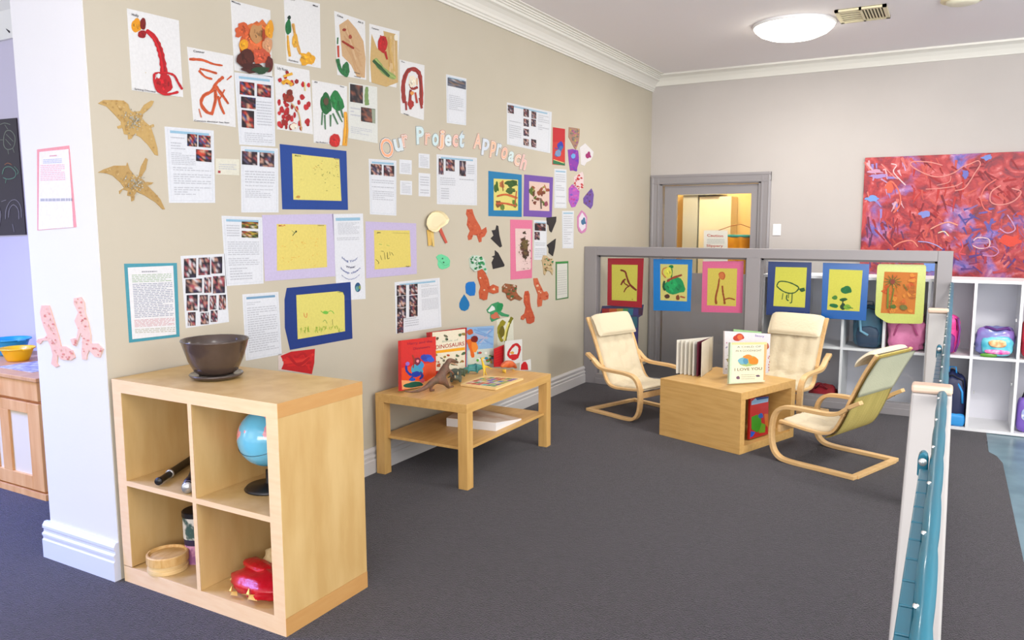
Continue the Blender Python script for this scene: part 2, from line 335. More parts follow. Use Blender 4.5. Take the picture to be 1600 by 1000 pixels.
# orange banner on a teal rod behind the glass
t = empty('fabric_banner', (.85,.2,.9), 'orange cloth banner on a teal rod hung by a string behind the door glass', 'banner')
b = MB(); b.tube([(.52,.2,1.232),(1.16,.2,1.228)], .014, 8); b.build('rod', mat('teal_rod', (40,140,128), .4), t)
b = MB(); b.tube([(.54,.2,1.245),(.78,.2,1.33),(.87,.2,1.345),(1.14,.2,1.245)], .004, 5); b.build('string', mat('brown_string', (150,96,52), .8), t)
b = MB(); n = 24
vs = [(.535+.61*i/n, .2+.012*math.sin(i*1.3), z) for z in (1.222,.95,.7) for i in range(n+1)]
b.add(vs, [(j*(n+1)+i, j*(n+1)+i+1, (j+1)*(n+1)+i+1, (j+1)*(n+1)+i) for j in range(2) for i in range(n)]); b.build('cloth', mat('orange_cloth', (224,150,16), .85, col2=(206,126,10), nscale=9), t, smooth=True)
CAUT = Plane((0,.044,0),(0,-1,0))
q = [(1100,360),(1137,360),(1137,420),(1099,420)]
o = sheet('notice', q, (232,230,218), CAUT, label='white caution notice with red words taped to the door glass', cat='notice')
a = Art(CAUT, .003); a.text('Caution', (1105,369.5), (1130,370.5), 4, (190,60,40)); a.text('Slippery', (1104,385.5), (1130,386), 3.6, (190,60,40)); a.text('Floor', (1108,401), (1126,401.5), 4, (190,60,40)); a.lines([(1105,373),(1132,373),(1132,381),(1105,381)], (190,195,190), 3)
a.build('lettering', o)
t = empty('light_switch', (1.254,0,1.24), 'white light switch plate on the wall right of the door', 'switch')
b = MB(); b.box((1.217,-.008,1.240),(1.291,0,1.347)); b.build('switch_plate', M_white, t, bevel=.002)
for z in (1.315,1.28): MB().box((1.245,-.012,z-.008),(1.263,-.008,z+.008)).build('rocker', M_white, t)
# ceiling lamp, vent, smoke alarm
t = empty('ceiling_light', (1.6,-1.46,2.70), 'glowing white domed ceiling light beside the air vent', 'ceiling light')
MB().lathe([(.29,2.812),(.295,2.80),(.285,2.79)], (1.6,-1.46,0), 48).build('lamp_base', M_white, t, smooth=True)
MB().lathe([(.28,2.80),(.275,2.775),(.24,2.745),(.18,2.72),(.10,2.705),(.03,2.70),(.001,2.70)], (1.6,-1.46,0), 48).build('lamp_shade', mat('glowing_opal_glass', (255,250,232), .3, emit=9), t, smooth=True)
t = empty('air_vent', (2.08,-1.53,2.80), 'cream slatted air conditioning vent in the ceiling right of the dome light', 'vent')
M_vent = mat('cream_vent', (222,212,176), .5); M_dark = mat('vent_dark', (70,66,56), .7)
vx0,vx1,vy0,vy1 = 1.91,2.235,-1.72,-1.35
b = MB(); z0,z1 = 2.796,2.812
b.box((vx0,vy0,z0),(vx0+.025,vy1,z1)); b.box((vx1-.025,vy0,z0),(vx1,vy1,z1)); b.box((vx0,vy0,z0),(vx1,vy0+.03,z1)); b.box((vx0,vy1-.03,z0),(vx1,vy1,z1)); b.box(((vx0+vx1)/2-.008,vy0,z0),((vx0+vx1)/2+.008,vy1,z1)); b.build('vent_frame', M_vent, t)
MB().box((vx0,vy0,2.808),(vx1,vy1,2.811)).build('backing', M_dark, t)
for i in range(5): y = vy0+.06+i*.058; MB().box((vx0+.025,y,2.799),((vx0+vx1)/2-.008,y+.03,2.803)).build('slat', M_vent, t)
for i in range(6): x = (vx0+vx1)/2+.018+i*.02; MB().box((x,vy0+.03,2.797),(x+.009,vy1-.03,2.806)).build('slat', M_vent, t)
t = empty('smoke_alarm', (2.68,-1.60,2.77), 'round cream smoke alarm on the ceiling at the top right', 'smoke alarm')
MB().lathe([(.13,2.812),(.13,2.80),(.10,2.795)], (2.68,-1.60,0), 32).build('base_ring', M_vent, t, smooth=True)
MB().lathe([(.10,2.80),(.095,2.782),(.06,2.772),(.001,2.770)], (2.68,-1.60,0), 32).build('cover', mat('cream_plastic',(226,222,200),.4), t, smooth=True)

# ---------------------------------------------------------------- glass screen (half-height partition)
t = empty('glass_screen', (1.36,-1.59,0), 'low grey framed glass partition screen crossing the room behind the chairs', 'partition')
ya, yb = -1.622,-1.552
MB().box((0.002,ya,0),(.114,yb,1.165)).build('post', M_grey, t, bevel=.003)
MB().box((1.349,ya,.06),(1.454,yb,1.10)).build('post', M_grey, t, bevel=.003)
MB().box((2.630,ya,0),(2.722,yb,1.165)).build('post', M_grey, t, bevel=.003)
MB().box((.114,ya,1.093),(2.630,yb,1.165)).build('top_rail', M_grey, t, bevel=.003)
MB().box((.114,ya,0),(2.630,yb,.085)).build('base_rail', M_grey, t, bevel=.003)
MB().box((.114,ya-.01,.0),(2.630,ya,.05)).build('kick_strip', M_grey, t, bevel=.003)
for x0,x1 in ((.114,1.349),(1.454,2.63)):
    MB().box((x0,-1.565,.085),(x1,-1.559,1.093)).build('pane', M_glass, t)
    b = MB(); b.box((x0,-1.575,.085),(x0+.015,-1.566,1.093)); b.box((x1-.015,-1.575,.085),(x1,-1.566,1.093)); b.box((x0,-1.575,1.078),(x1,-1.566,1.093)); b.build('glazing_bead', mat('dark_grey_bead',(122,118,118),.4), t)
# ---------------------------------------------------------------- white posts and teal rail seen end on
M_teal = mat('teal_plastic', (20,100,120), .4, coat=.1, spec=.3); M_teald = mat('teal_plastic_dark', (22,96,116), .3); M_cap = mat('beige_post_cap', (206,178,156), .5); M_pw = mat('white_post_gloss', (178,173,169), .35)
gate = empty('safety_gate_run', (2.68,-4.4,0), 'white posts joined by a long teal plastic rail with screws, running towards the camera', 'gate')
NP = Plane((0,-5.57,0),(0,-1,0)); FP = Plane((0,-3.63,0),(0,-1,0))
for pl_, qs in ((NP, ((1424,613),(1488,616),(1388,1000),(1470,1000))), (FP, ((1450,488),(1482,490),None,None))):
    A_, B_ = pl_.at(*qs[0]), pl_.at(*qs[1]); py = A_.y; x0, x1 = A_.x, B_.x; b0, b1 = x0, x1
    if qs[2]: C_, D_ = pl_.at(*qs[2]), pl_.at(*qs[3]); b0 = x0+(C_.x-x0)*.95/(.95-C_.z); b1 = x1+(D_.x-x1)*.95/(.95-D_.z)
    b = MB(); vs = [(b0,py,0),(b1,py,0),(b1,py+.05,0),(b0,py+.05,0),(x0,py,.945),(x1,py,.945),(x1,py+.05,.945),(x0,py+.05,.945)]
    b.add(vs, [(0,1,5,4),(1,2,6,5),(2,3,7,6),(3,0,4,7),(4,5,6,7),(3,2,1,0)]); o = b.build('post', M_pw, gate, bevel=.006)
    b = MB(); b.box((x0-.001,py-.002,.945),(x1+.001,py+.052,.965)); b.build('post_cap', M_cap, o, bevel=.006)
for y0_, y1_ in ((-7.25,-5.57),(-5.52,-3.63),(-3.58,-1.625)): MB().box((2.724,y0_,.03),(2.729,y1_,.93)).build('gate_panel', M_glass, gate)
N = 150; y0, y1 = -7.25, -1.63; vs = []; prof = [(-.5,0),(-.5,.6),(-.36,.9),(-.1,1.0),(.15,1.0),(.36,.85),(.5,.5),(.5,0)]
def bulge(y): ph = ((y+5.645)/.2295) % 1; return .0112+.0035*math.sin(PI*ph)**.7
for i in range(N+1):
    y = y0+(y1-y0)*i/N; k = bulge(y)
    for a, c in prof: vs.append((2.7255+a*2*k*.78, y, .925+c*(.017+k)))
K = len(prof)
b = MB(); b.add(vs, [(i*K+j, i*K+(j+1)%K, (i+1)*K+(j+1)%K, (i+1)*K+j) for i in range(N) for j in range(K)]+[list(range(K))]); b.build('teal_rail', M_teal, gate, smooth=True)
y = -5.645-.2295*6
while y < y1:
    b = MB(); b.lathe([(.0036,.0),(.0032,.003),(.001,.004)], (2.7180,y,.9505), 10); b.build('screw', M_screw, gate, smooth=True); y += .2295
for ly, y2 in ((-6.18,-7.2),(-4.79,-5.52)):
    b = MB()
    b.prism([(x_,ly,z_) for x_,z_ in ((2.696,.915),(2.696,.945),(2.698,.954),(2.702,.959),(2.707,.959),(2.711,.954),(2.713,.945),(2.713,.915))], (0,-1,0), .02); o = b.build('latch', M_teald, gate, bevel=.003)
    b = MB(); q = Matrix.Rotation(R(90),3,'X'); b.lathe([(.007,0),(.0065,.003),(.001,.0035)], (2.7045,ly-.02,.947), 14, M=q); b.build('latch_button', M_screw, o, smooth=True)
    yy = ly-.03
    while yy > y2+.07:
        MB().box((2.700,yy-.066,.918),(2.716,yy,.938)).build('rail_link', M_teald, gate, bevel=.002); yy -= .07

# ---------------------------------------------------------------- cube shelf
def cubeshelf():
    x0, y0, X, Y = .022, -5.936, .873, -5.523
    t = empty('cube_shelf', ((x0+X)/2,(y0+Y)/2,0), 'birch cube shelf unit with four open compartments against the end of the wall', 'shelf unit')
    def pn(name, a, b, front=True):
        m = MB(); m.box(a, b); o = m.build(name, M_birch, t, bevel=.0015)
        if front: f = MB(); f.box((a[0],y0-.0015,a[2]),(b[0],y0,b[2])); f.build('edging', M_birche, o)
        return o
    pn('side_panel', (x0,y0,.065),(x0+.05,Y,.742)); pn('side_panel', (X-.052,y0,.062),(X,Y,.742))
    o = pn('top_panel', (x0,y0,.742),(X,Y,.79)); MB().box((X,y0,.742),(X+.0012,Y,.79)).build('edging', M_birchs, o)
    o = pn('bottom_panel', (x0,y0,0),(X,Y,.062)); MB().box((X,y0,0),(X+.0012,Y,.062)).build('edging', M_birchs, o)
    pn('upright_divider', (.440,y0+.002,.062),(.459,Y-.005,.742)); pn('middle_shelf', (x0+.05,y0+.002,.386),(.440,Y-.005,.405)); pn('middle_shelf', (.459,y0+.002,.386),(X-.052,Y-.005,.405))
    MB().box((x0+.05,Y-.004,.062),(X-.052,Y,.742)).build('back_panel', M_birch, t)
cubeshelf()
# bowl on the shelf
t = empty('ceramic_bowl', (.352,-5.735,.79), 'brown glazed bowl on its saucer standing on top of the birch shelf', 'bowl')
M_bowl = mat('brown_glaze', (74,60,52), .22, col2=(62,50,44), nscale=8, coat=.4)
MB().lathe([(.001,.806),(.06,.806),(.078,.82),(.098,.86),(.112,.905),(.119,.930),(.122,.934),(.120,.938),(.115,.935),(.108,.9),(.092,.855),(.07,.825),(.001,.818)], (.352,-5.735,0), 48).build('bowl_body', M_bowl, t, smooth=True)
MB().lathe([(.001,.79),(.072,.79),(.092,.799),(.097,.806),(.094,.81),(.08,.805),(.001,.804)], (.352,-5.735,0), 48).build('saucer', M_bowl, t, smooth=True)
# globe
gc = Vector((.605,-5.735,.597)); t = empty('globe', (gc.x,gc.y,.405), 'blue world globe on a black base in the upper right shelf compartment', 'globe')
def sphere(c, r, n=32, k=18, sq=1): b = MB(); b.lathe([(max(r*math.sin(PI*i/k),.0005), -r*math.cos(PI*i/k)*sq) for i in range(k+1)], c, n); return b
GL = mat('globe_map', (110,190,222), .18, coat=.6)
nt = GL.node_tree; bs = nt.nodes['Principled BSDF']; tc = nt.nodes.new('ShaderNodeTexCoord'); nz = nt.nodes.new('ShaderNodeTexNoise'); nz.inputs['Scale'].default_value = 9; nz.inputs['Detail'].default_value = 5
nt.links.new(tc.outputs['Object'], nz.inputs[0]); rp = nt.nodes.new('ShaderNodeValToRGB'); e = rp.color_ramp.elements
for _ in range(3): e.new(.5)
for k_, (p_, c_) in enumerate([(.0,(110,192,224)),(.50,(112,190,222)),(.53,(236,160,172)),(.57,(232,124,104)),(.64,(240,208,116))]): e[k_].position = p_; e[k_].color = lin(c_)
rp.color_ramp.interpolation = 'CONSTANT'; nt.links.new(nz.outputs[0], rp.inputs[0]); nt.links.new(rp.outputs[0], bs.inputs['Base Color'])
s_ = sphere(gc, .106).build('globe_ball', GL, t, smooth=True)
b = MB(); b.tube([gc+Vector((.1068*math.cos(a), .1068*math.sin(a)*.9, .1068*math.sin(a)*.436)) for a in [2*PI*i/40 for i in range(41)]], .0009, 5); b.build('equator_line', M_black, s_)
b = MB(); b.tube([gc+Vector((.118*math.sin(a), 0, .118*math.cos(a))) for a in [PI*i/20 for i in range(3,21)]], .005, 8); b.build('arc', M_black, t, smooth=True)
MB().lathe([(.001,.405),(.085,.405),(.088,.409),(.08,.418),(.02,.424),(.012,.43),(.011,.475),(.001,.476)], (.605,-5.735,0), 40).build('base', M_black, t, smooth=True)
# two black torches / batons
t = empty('recorder', (.25,-5.78,.405), 'long black recorder lying in the upper left shelf compartment', 'recorder')
SP = Plane((0,0,.4225),(0,0,1)); A_, B_ = SP.at(247,753), SP.at(247,753)+(SP.at(299,718)-SP.at(247,753))*1.02; B_.z += .0; D_ = B_-A_
b = MB(); b.tube([A_,A_+D_*.04,A_+D_*.05,A_+D_*.32],[.014,.0145,.012,.012],16); b.build('head_joint', M_black, t, smooth=True)
b = MB(); b.tube([A_+D_*.33,A_+D_*.335,A_+D_*1.0],[.016,.015,.0145],16); b.build('body_tube', M_black, t, smooth=True)
b = MB(); b.tube([A_+D_*.315,A_+D_*.34],[.0165,.0165],16); b.build('silver_ring', M_screw, t, smooth=True); 
t = empty('torch', (.36,-5.83,.405), 'short black torch with a silver end beside the shelf divider', 'torch')
SP = Plane((0,0,.4265),(0,0,1)); A_, B_ = SP.at(293,762), SP.at(307,728); D_ = B_-A_
b = MB(); b.tube([A_,A_+D_*.25,A_+D_*.4,B_],[.021,.02,.014,.014],16); b.build('torch_body', M_black, t, smooth=True)
b = MB(); b.tube([A_-D_*.03,A_+D_*.06],[.019,.0215],16); b.build('silver_end', M_screw, t, smooth=True)
# steamer and tins
M_bam = mat('bamboo', (226,196,142), .5, col2=(210,176,120), nscale=10, stretch=(1,1,12))
t = empty('bamboo_steamer', (.222,-5.83,.062), 'round bamboo steamer with lid in the lower left shelf compartment', 'steamer'); SP = Plane((0,0,.062),(0,0,1)); c = SP.at(263,888); c.z = 0; c = tuple(c); t.location = (c[0],c[1],.062); LOC[t.name] = Vector(t.location)
MB().lathe([(.070,.062),(.070,.098),(.064,.098),(.064,.062)], c, 40).build('basket', M_bam, t, smooth=False)
MB().lathe([(.075,.094),(.075,.124),(.072,.128),(.067,.128),(.065,.118),(.03,.122),(.001,.123)], c, 40).build('lid', mat('bamboo_lid',(196,150,84),.5,col2=(214,176,116),nscale=20,stretch=(6,1,1)), t, smooth=False)
MB().lathe([(.0735,.0622),(.0735,.078),(.070,.078),(.070,.0622)], c, 40).build('band', M_bam, t)
def tin(c, z0, z1, r, name, label, colA, colB, lid):
    t = empty(name, (c[0],c[1],z0), label, 'tin')
    MB().lathe([(.001,z0),(r,z0),(r,z1)], (c[0],c[1],0), 32).build('tin_body', mat(name+str(z0)+'_body', colA, .4, col2=colB, nscale=22, contrast=(.45,.55)), t, smooth=False)
    MB().lathe([(r*1.04,z1-.018),(r*1.04,z1),(r*.95,z1+.003),(.001,z1+.003)], (c[0],c[1],0), 32).build('lid', lid, t)
_c = Plane((0,0,.062),(0,0,1)).at(310,875); tin((_c.x,_c.y), .062, .155, .046, 'tin', 'pink purple tin under the black lidded tin on the lower left shelf', (196,140,166), (150,96,140), mat('dark_purple_lid',(44,34,60),.4))
tin((_c.x-.004,_c.y+.006), .1585, .262, .052, 'tin', 'black lidded tin with white and green pattern stacked on the pink tin', (214,208,196), (60,86,80), M_black)
# red gift bag on the lower right shelf
CL = []
def cushion_blob(name, c, rx, ry, rz, m, parent, seed=1, e=.55, bump=.12, rot=0, n=28, k=16, flat=True, freq=2.2):
    b = MB(); vs = []; q = Matrix.Rotation(rot,3,'Z')
    def sp(x, p): return math.copysign(abs(x)**p, x)
    for j in range(k+1):
        ph = -PI/2+PI*j/k
        for i in range(n):
            th = 2*PI*i/n
            p = Vector((sp(math.cos(ph),e)*sp(math.cos(th),e), sp(math.cos(ph),e)*sp(math.sin(th),e), sp(math.sin(ph),e)))
            d = 1+bump*noise.noise(p*freq+Vector((seed*3.1,seed,0)))
            z = p.z*rz*d
            V_ = Vector(c)+q@Vector((p.x*rx*d, p.y*ry*d, max(z, -rz*.97) if flat else z))
            if CL:
                for ax in range(3): V_[ax] = min(max(V_[ax], CL[0][ax]), CL[1][ax])
            vs.append(V_)
    b.add(vs, [(j*n+i, j*n+(i+1)%n, (j+1)*n+(i+1)%n, (j+1)*n+i) for j in range(k) for i in range(n)])
    return b.build(name, m, parent, smooth=True)
CL[:] = [(.462,-5.99,.0628),(.818,-5.53,.38)]
t = empty('gift_bag', (.65,-5.80,.062), 'red and gold brocade cloth bag slumped in the lower right shelf compartment', 'bag')
M_red = mat('red_satin', (200,22,34), .32, col2=(176,14,26), nscale=12, bump=.3, bscale=40); M_gold = mat('gold_print', (232,196,120), .3, .4)
cushion_blob('bag_body', (.665,-5.82,.100), .135, .10, .040, M_red, t, 3, .8, .16, R(-8))
cushion_blob('straw_mat', (.69,-5.70,.132), .125, .05, .068, mat('straw_fabric',(206,186,140),.8,col2=(186,160,112),nscale=40), t, 5, .8, .3, R(20))
cushion_blob('bag_fold', (.60,-5.80,.135), .075, .035, .014, M_red, t, 6, .8, .2, R(-15), flat=False)
for q_ in ((.60,-5.905,.085,.03),(.70,-5.915,.10,.038),(.55,-5.86,.098,.02)):
    b = MB(); x,y,z,r = q_
    pts = [(x+r*(1 if i%2 else .4)*math.cos(i*PI/5), y-.004-.02*abs(math.sin(i)), z+.6*r*(1 if i%2 else .4)*math.sin(i*PI/5)) for i in range(10)]
    b.add([(x,y-.012,z)]+pts, [(0,1+i,1+(i+1)%10) for i in range(10)]); b.build('gold_motif', M_gold, t)

CL[:] = []
# ---------------------------------------------------------------- low oak-effect table
X0,X1,Y0,Y1,ZT = .033,.624,-4.436,-3.488,.449
t = empty('coffee_table', ((X0+X1)/2,(Y0+Y1)/2,0), 'low oak effect coffee table with undershelf against the left wall', 'table')
MB().box((X0,Y0,.402),(X1,Y1,ZT)).build('tabletop', M_lack, t, bevel=.0015)
for x in (X0,X1-.056):
    for y in (Y0,Y1-.056): MB().box((x,y,0),(x+.056,y+.056,.402)).build('leg', mat('oak_effect_leg',(200,156,90),.4,col2=(212,170,104),nscale=5,stretch=(9,9,1)), t, bevel=.001)
MB().box((X0+.02,Y0+.03,.198),(X1-.02,Y1-.03,.213)).build('undershelf', M_lack, t, bevel=.001)
t = empty('ring_binder', (.38,-3.93,.213), 'white ring binder with brown cover lying on the undershelf', 'binder')
b = MB(); b.prism([(.262,-4.09,.262),(.565,-4.05,.262),(.567,-3.76,.222),(.20,-3.80,.262)], (0,0,1), .002); b.build('cover', mat('brown_binder_print',(196,160,130),.4,col2=(226,214,200),nscale=7), t)
b = MB(); vs=[(.262,-4.09,.213),(.565,-4.05,.213),(.567,-3.76,.213),(.20,-3.80,.213),(.262,-4.09,.26),(.565,-4.05,.26),(.567,-3.76,.221),(.20,-3.80,.26)]
b.add(vs, [(0,1,5,4),(1,2,6,5),(2,3,7,6),(3,0,4,7),(4,5,6,7),(3,2,1,0)]); b.build('page_block', M_white, t)

# ---------------------------------------------------------------- armchairs
FR = [(0,.012),(.20,.012),(.40,.012),(.475,.028),(.515,.080),(.527,.17),(.513,.27),(.465,.325),(.38,.340),(.25,.341),(.17,.343),(.11,.360),(.05,.405),(-.01,.440)]
SE = [(.505,.232),(.42,.222),(.32,.213),(.225,.212),(.165,.238),(.12,.315),(.07,.440),(.005,.585),(-.06,.705)]
def sweep(prof, y0, y1, th, name, m, par, off=0.0, n=6, r0=0, r1=1):
    p = smooth_path([(a,0,z) for a,z in prof], n); p = p[int(r0*(len(p)-1)):int(r1*(len(p)-1))+1]; b = MB(); vs = []; k = len(p)
    for i, q in enumerate(p):
        tg = (p[min(i+1,k-1)]-p[max(i-1,0)]).normalized(); nn = Vector((tg.z,0,-tg.x))
        for y, o in ((y0,-th/2),(y1,-th/2),(y1,th/2),(y0,th/2)): c = q+nn*(o+off); vs.append((c.x,y,c.z))
    b.add(vs, [(i*4+j, i*4+(j+1)%4, i*4+4+(j+1)%4, i*4+4+j) for i in range(k-1) for j in range(4)]+[(0,1,2,3),(4*k-1,4*k-2,4*k-3,4*k-4)])
    return b.build(name, m, par, local=True, bevel=.003)
def pad(prof, hw, th, name, m, par, off=0, n=6, r0=0, r1=1, quilt=0, seed=0):
    p = smooth_path([(a,0,z) for a,z in prof], n); p = p[int(r0*(len(p)-1)):int(r1*(len(p)-1))+1]; k = len(p); W = 16; top = []; bot = []
    for i, q in enumerate(p):
        tg = (p[min(i+1,k-1)]-p[max(i-1,0)]).normalized(); nn = Vector((tg.z,0,-tg.x)); e1 = 1-abs(2*i/(k-1)-1)**6
        for j in range(W+1):
            f = 2*j/W-1; e2 = 1-abs(f)**5; h = th*(max(e1*e2,0)**.5)
            ed = 1-.06*(abs(2*i/(k-1)-1)**8)
            if quilt: h -= quilt*(abs(math.cos(j*PI/4))**14+abs(math.cos(i*PI/7+.5*math.sin(j*.9)))**14)*e1*e2
            a = q-nn*(-off)+nn*h*1.0; c = q+nn*(off); top.append((a.x,f*hw*ed,a.z)); bot.append((c.x,f*hw*ed,c.z))
    b = MB(); w = W+1; b.add(top+bot, [(i*w+j,(i+1)*w+j,(i+1)*w+j+1,i*w+j+1) for i in range(k-1) for j in range(W)]+[(k*w+i*w+j,k*w+i*w+j+1,k*w+(i+1)*w+j+1,k*w+(i+1)*w+j) for i in range(k-1) for j in range(W)]
        +[(i*w,i*w+w,k*w+i*w+w,k*w+i*w) for i in range(k-1)]+[(i*w+W,k*w+i*w+W,k*w+i*w+w+W,i*w+w+W) for i in range(k-1)]+[(j,j+1,k*w+j+1,k*w+j) for j in range(W)]+[((k-1)*w+j,k*w+(k-1)*w+j,k*w+(k-1)*w+j+1,(k-1)*w+j+1) for j in range(W)])
    return b.build(name, m, par, local=True, smooth=True)
def armchair(loc, deg, s, label, hood):
    t = empty('armchair', loc, label, 'armchair', "children's bentwood armchairs", R(deg)); t.scale = (s,s,s)
    for sg in (-1,1):
        y = sg*.253; sweep(FR, y-.021, y+.021, .022, 'side_frame', M_bent, t, 0, 6)
        y = sg*.205; sweep(SE, y-.016, y+.016, .016, 'seat_rail', M_bent, t)
    MB().box((-.006,-.232,.001),(.032,.232,.022)).build('rear_crossbar', M_bent, t, local=True, bevel=.002)
    MB().box((.485,-.232,.17),(.503,.232,.212)).build('front_crossbar', M_bent, t, local=True, bevel=.002)
    MB().box((.10,-.232,.338),(.125,-.2,.36)).build('arm_bracket', M_bent, t, local=True); MB().box((.10,.2,.338),(.125,.232,.36)).build('arm_bracket', M_bent, t, local=True)
    sweep(SE, -.192, .192, .006, 'fabric_sling', M_khaki if hood else M_cream, t, -.004, 6, 0, 1)
    pad(SE, .203, .030, 'cushion', M_cream, t, .003, 6, .02, 1, .013)
    if hood:
        pad(SE, .224, .014, 'khaki_back_cover', M_khaki, t, -.024, 6, .38, .80)
        pad(SE, .2255, .016, 'cushion_hood', M_hood, t, -.0265, 6, .775, 1)
    else: pad(SE, .212, .010, 'cushion_hood', M_cream, t, -.018, 6, .80, 1)
    # flipped orientation handled by sign: pillow lies on the front face
    p = [(-.055,.712),(-.032,.69),(-.005,.65),(.022,.60),(.045,.565)]
    if hood: p = [(-.075,.700),(-.050,.698),(-.015,.678),(.02,.645),(.042,.612)]
    p = [(a+.028, z+.008) for a,z in p]
    pad(list(reversed(p)), .205, .022 if hood else .034, 'pillow', M_cream, t, -.002, 5)
    for sg in (-1,1):
        b = MB(); q = Matrix.Rotation(R(90),3,'X'); b.lathe([(.006,-.0015),(.005,.0015),(.0005,.002)], (.05,sg*.2755,.395), 8, M=q); b.build('bolt', M_black, t, local=True)
    return t
armchair((.544,-2.319,0), -21.6, .96, 'cream armchair left of the box table, in front of the maroon painting', False)
armchair((1.748,-1.70,0), -102.5, .955, 'cream armchair behind the box table facing the camera, showing its quilted seat', False)
armchair((2.426,-3.072,0), 159.1, .958, 'armchair in the foreground right seen from behind with khaki fabric back', True)

# ---------------------------------------------------------------- box table with books
BX = Vector((1.692,-3.135,0)); BR = R(-19.9)
t = empty('box_table', BX, 'low birch veneer box table with an open side between the three armchairs', 'table', rotz=BR)
M_box = mat('box_oak_foil', (200,156,90), .4, col2=(212,170,104), nscale=5, stretch=(1,9,9))
def bl(a, b, name, m=M_box): return MB().box(a, b).build(name, m, t, local=True, bevel=.0015)
W_, D_ = .597, .605
bl((-W_,0,.325),(0,D_,.372),'top_panel'); bl((-W_,0,0),(0,D_,.045),'bottom_panel'); bl((-W_,0,.045),(0,.047,.325),'side_panel'); bl((-W_,D_-.047,.045),(0,D_,.325),'side_panel'); bl((-W_,.047,.045),(-W_+.03,D_-.047,.325),'back_panel')
def bw(x, y, z=0): q = Matrix.Rotation(BR,3,'Z'); return BX+q@Vector((x,y,z))
def frame_from(A, B, lean, flip=1):              # upright plane through the floor line A-B, leaning back
    A, B = Vector(A), Vector(B); e = (B-A).normalized(); n = Vector((e.y,-e.x,0))*flip; n = (n*math.cos(lean)+Vector((0,0,1))*math.sin(lean)).normalized(); return Plane(A, n)
def book(name, pl, quad, t, cover, label, cat='book', page=(236,232,220), spine=True, group=None):
    top = empty(name, pl.at(*quad[3]), label, cat, group); P = [pl.at(u,v) for u,v in quad]; n = pl.n; uv_ = Vector((0,0,1))-n*n.z; uv_ /= uv_.z; P = [p+uv_*max(0, pl.p.z-p.z) for p in P]
    b = MB(); b.prism(P, n, .0025, cover); b.build('front_cover', PG, top)
    ins = .006; c = sum(P, Vector())/4; Q = [p+(c-p).normalized()*ins for p in P]
    if t > .004:
        b = MB(); b.prism([p-n*.0026 for p in Q], n, t-.005, page); b.build('pages', PR, top)
        b = MB(); b.prism([p-n*(t-.0024) for p in P], n, .0025, cover); b.build('back_cover', PG, top)
        b = MB(); e = (P[0]-P[1]).normalized(); b.prism([P[0], P[0]-n*t, P[3]-n*t, P[3]], -e, .003, cover); b.build('spine', PG, top)
    top.location.z += t*n.z+.0015
    return top
# books leaning on the wall, on the table
def tb(x): return (x, 0, ZT)
pl1 = frame_from((.165,-4.361,ZT+.001),(.165,-4.08,ZT+.001), R(9))
q = [(627,534),(681,527.5),(682.3,605),(627.6,612.8)]
o = book('picture_book', pl1, q, .02, (214,40,44), 'red picture book with a blue dinosaur on its cover, leftmost on the coffee table')
a = Art(pl1, .0004); X = lambda x, y: (620+x*.12, 505+y*.12)
a.poly([X(62,600),X(510,520),X(510,780),X(340,830),X(62,830)], (232,78,40)); a.poly([X(62,760),X(380,775),X(500,700),X(508,825),X(70,882)], (244,170,110)); a.blob(*X(215,818), 16, 4.4, (16,92,72), ang=-.1)
a.text('Harry and the', X(140,300), X(460,265), 4, (150,24,60)); a.text('Dinosaurs', X(215,365), X(430,335), 4, (150,24,60))
a.blob(*X(385,470), 9, 5.5, (30,70,190)); a.blob(*X(440,490), 6, 4, (40,90,210)); a.blob(*X(350,455), 4, 4, (36,60,170)); a.stroke([X(120,570),X(130,640),X(190,690),X(260,650)], 4, (40,60,160)); a.blob(*X(140,545), 3.2, 3.2, (150,110,200)); a.blob(*X(265,620), 9, 8, (70,160,190), ang=.3); a.blob(*X(310,560), 5, 6, (60,150,210)); a.blob(*X(250,680), 7, 4.5, (30,60,170)); a.blob(*X(265,515), 5, 6, (120,30,60)); a.blob(*X(270,510), 2.2, 2.2, (240,150,160)); a.stroke([X(200,430),X(225,500),X(210,600)], 2, (150,60,40)); a.stroke([X(300,650),X(330,700),X(300,750)], 4, (50,60,140)); a.stroke([X(220,700),X(160,760)], 4, (40,70,160)); a.blob(*X(205,750), 4.5, 2.6, (30,90,200)); a.blob(*X(330,765), 4, 3, (214,90,110))
a.build('cover_print', o, PG)
pl2 = frame_from((.112,-3.95,ZT+.001),(.112,-3.60,ZT+.001), R(7))
q = [(672,521),(729.3,513.3),(728.3,579),(676,588)]
o = book('picture_book', pl2, q, .025, (176,30,36), 'tall cream and red book titled DINOSAURS standing behind the brown toy dinosaur')
a = Art(pl2, .0004); a.poly([X(462,135),X(890,88),X(890,600),X(470,640)], (236,228,204))
a.poly([X(505,375),X(885,325),X(885,365),X(505,410)], (240,168,24)); a.text('DINOSAURS', X(505,355), X(878,302), 6, (168,30,40)); a.text('Book of', X(590,268), X(800,240), 3, (170,180,160))
rr = random.Random(3)
for i in range(26):
    x = rr.uniform(490,870); y = rr.choice([rr.uniform(150,225), rr.uniform(400,560)])-(x-500)*.1+20; a.blob(*X(x,y), rr.uniform(1.2,3.6), rr.uniform(.9,2.2), rr.choice([(110,110,90),(90,70,60),(150,130,70),(180,80,50),(80,110,80),(60,60,60)]), ang=rr.uniform(-.6,.6))
a.build('cover_print', o, PG)
pl3 = frame_from((.10,-3.60,ZT+.001),(.10,-3.40,ZT+.001), R(6))
q = [(730,513),(772,510),(771,570),(729,577)]
o = book('picture_book', pl3, q, .012, (140,180,220), 'blue sky picture book with an orange figure behind the yellow toy')
a = Art(pl3, .0004); Z4 = lambda x, y: (725+x*.125, 490+y*.125)
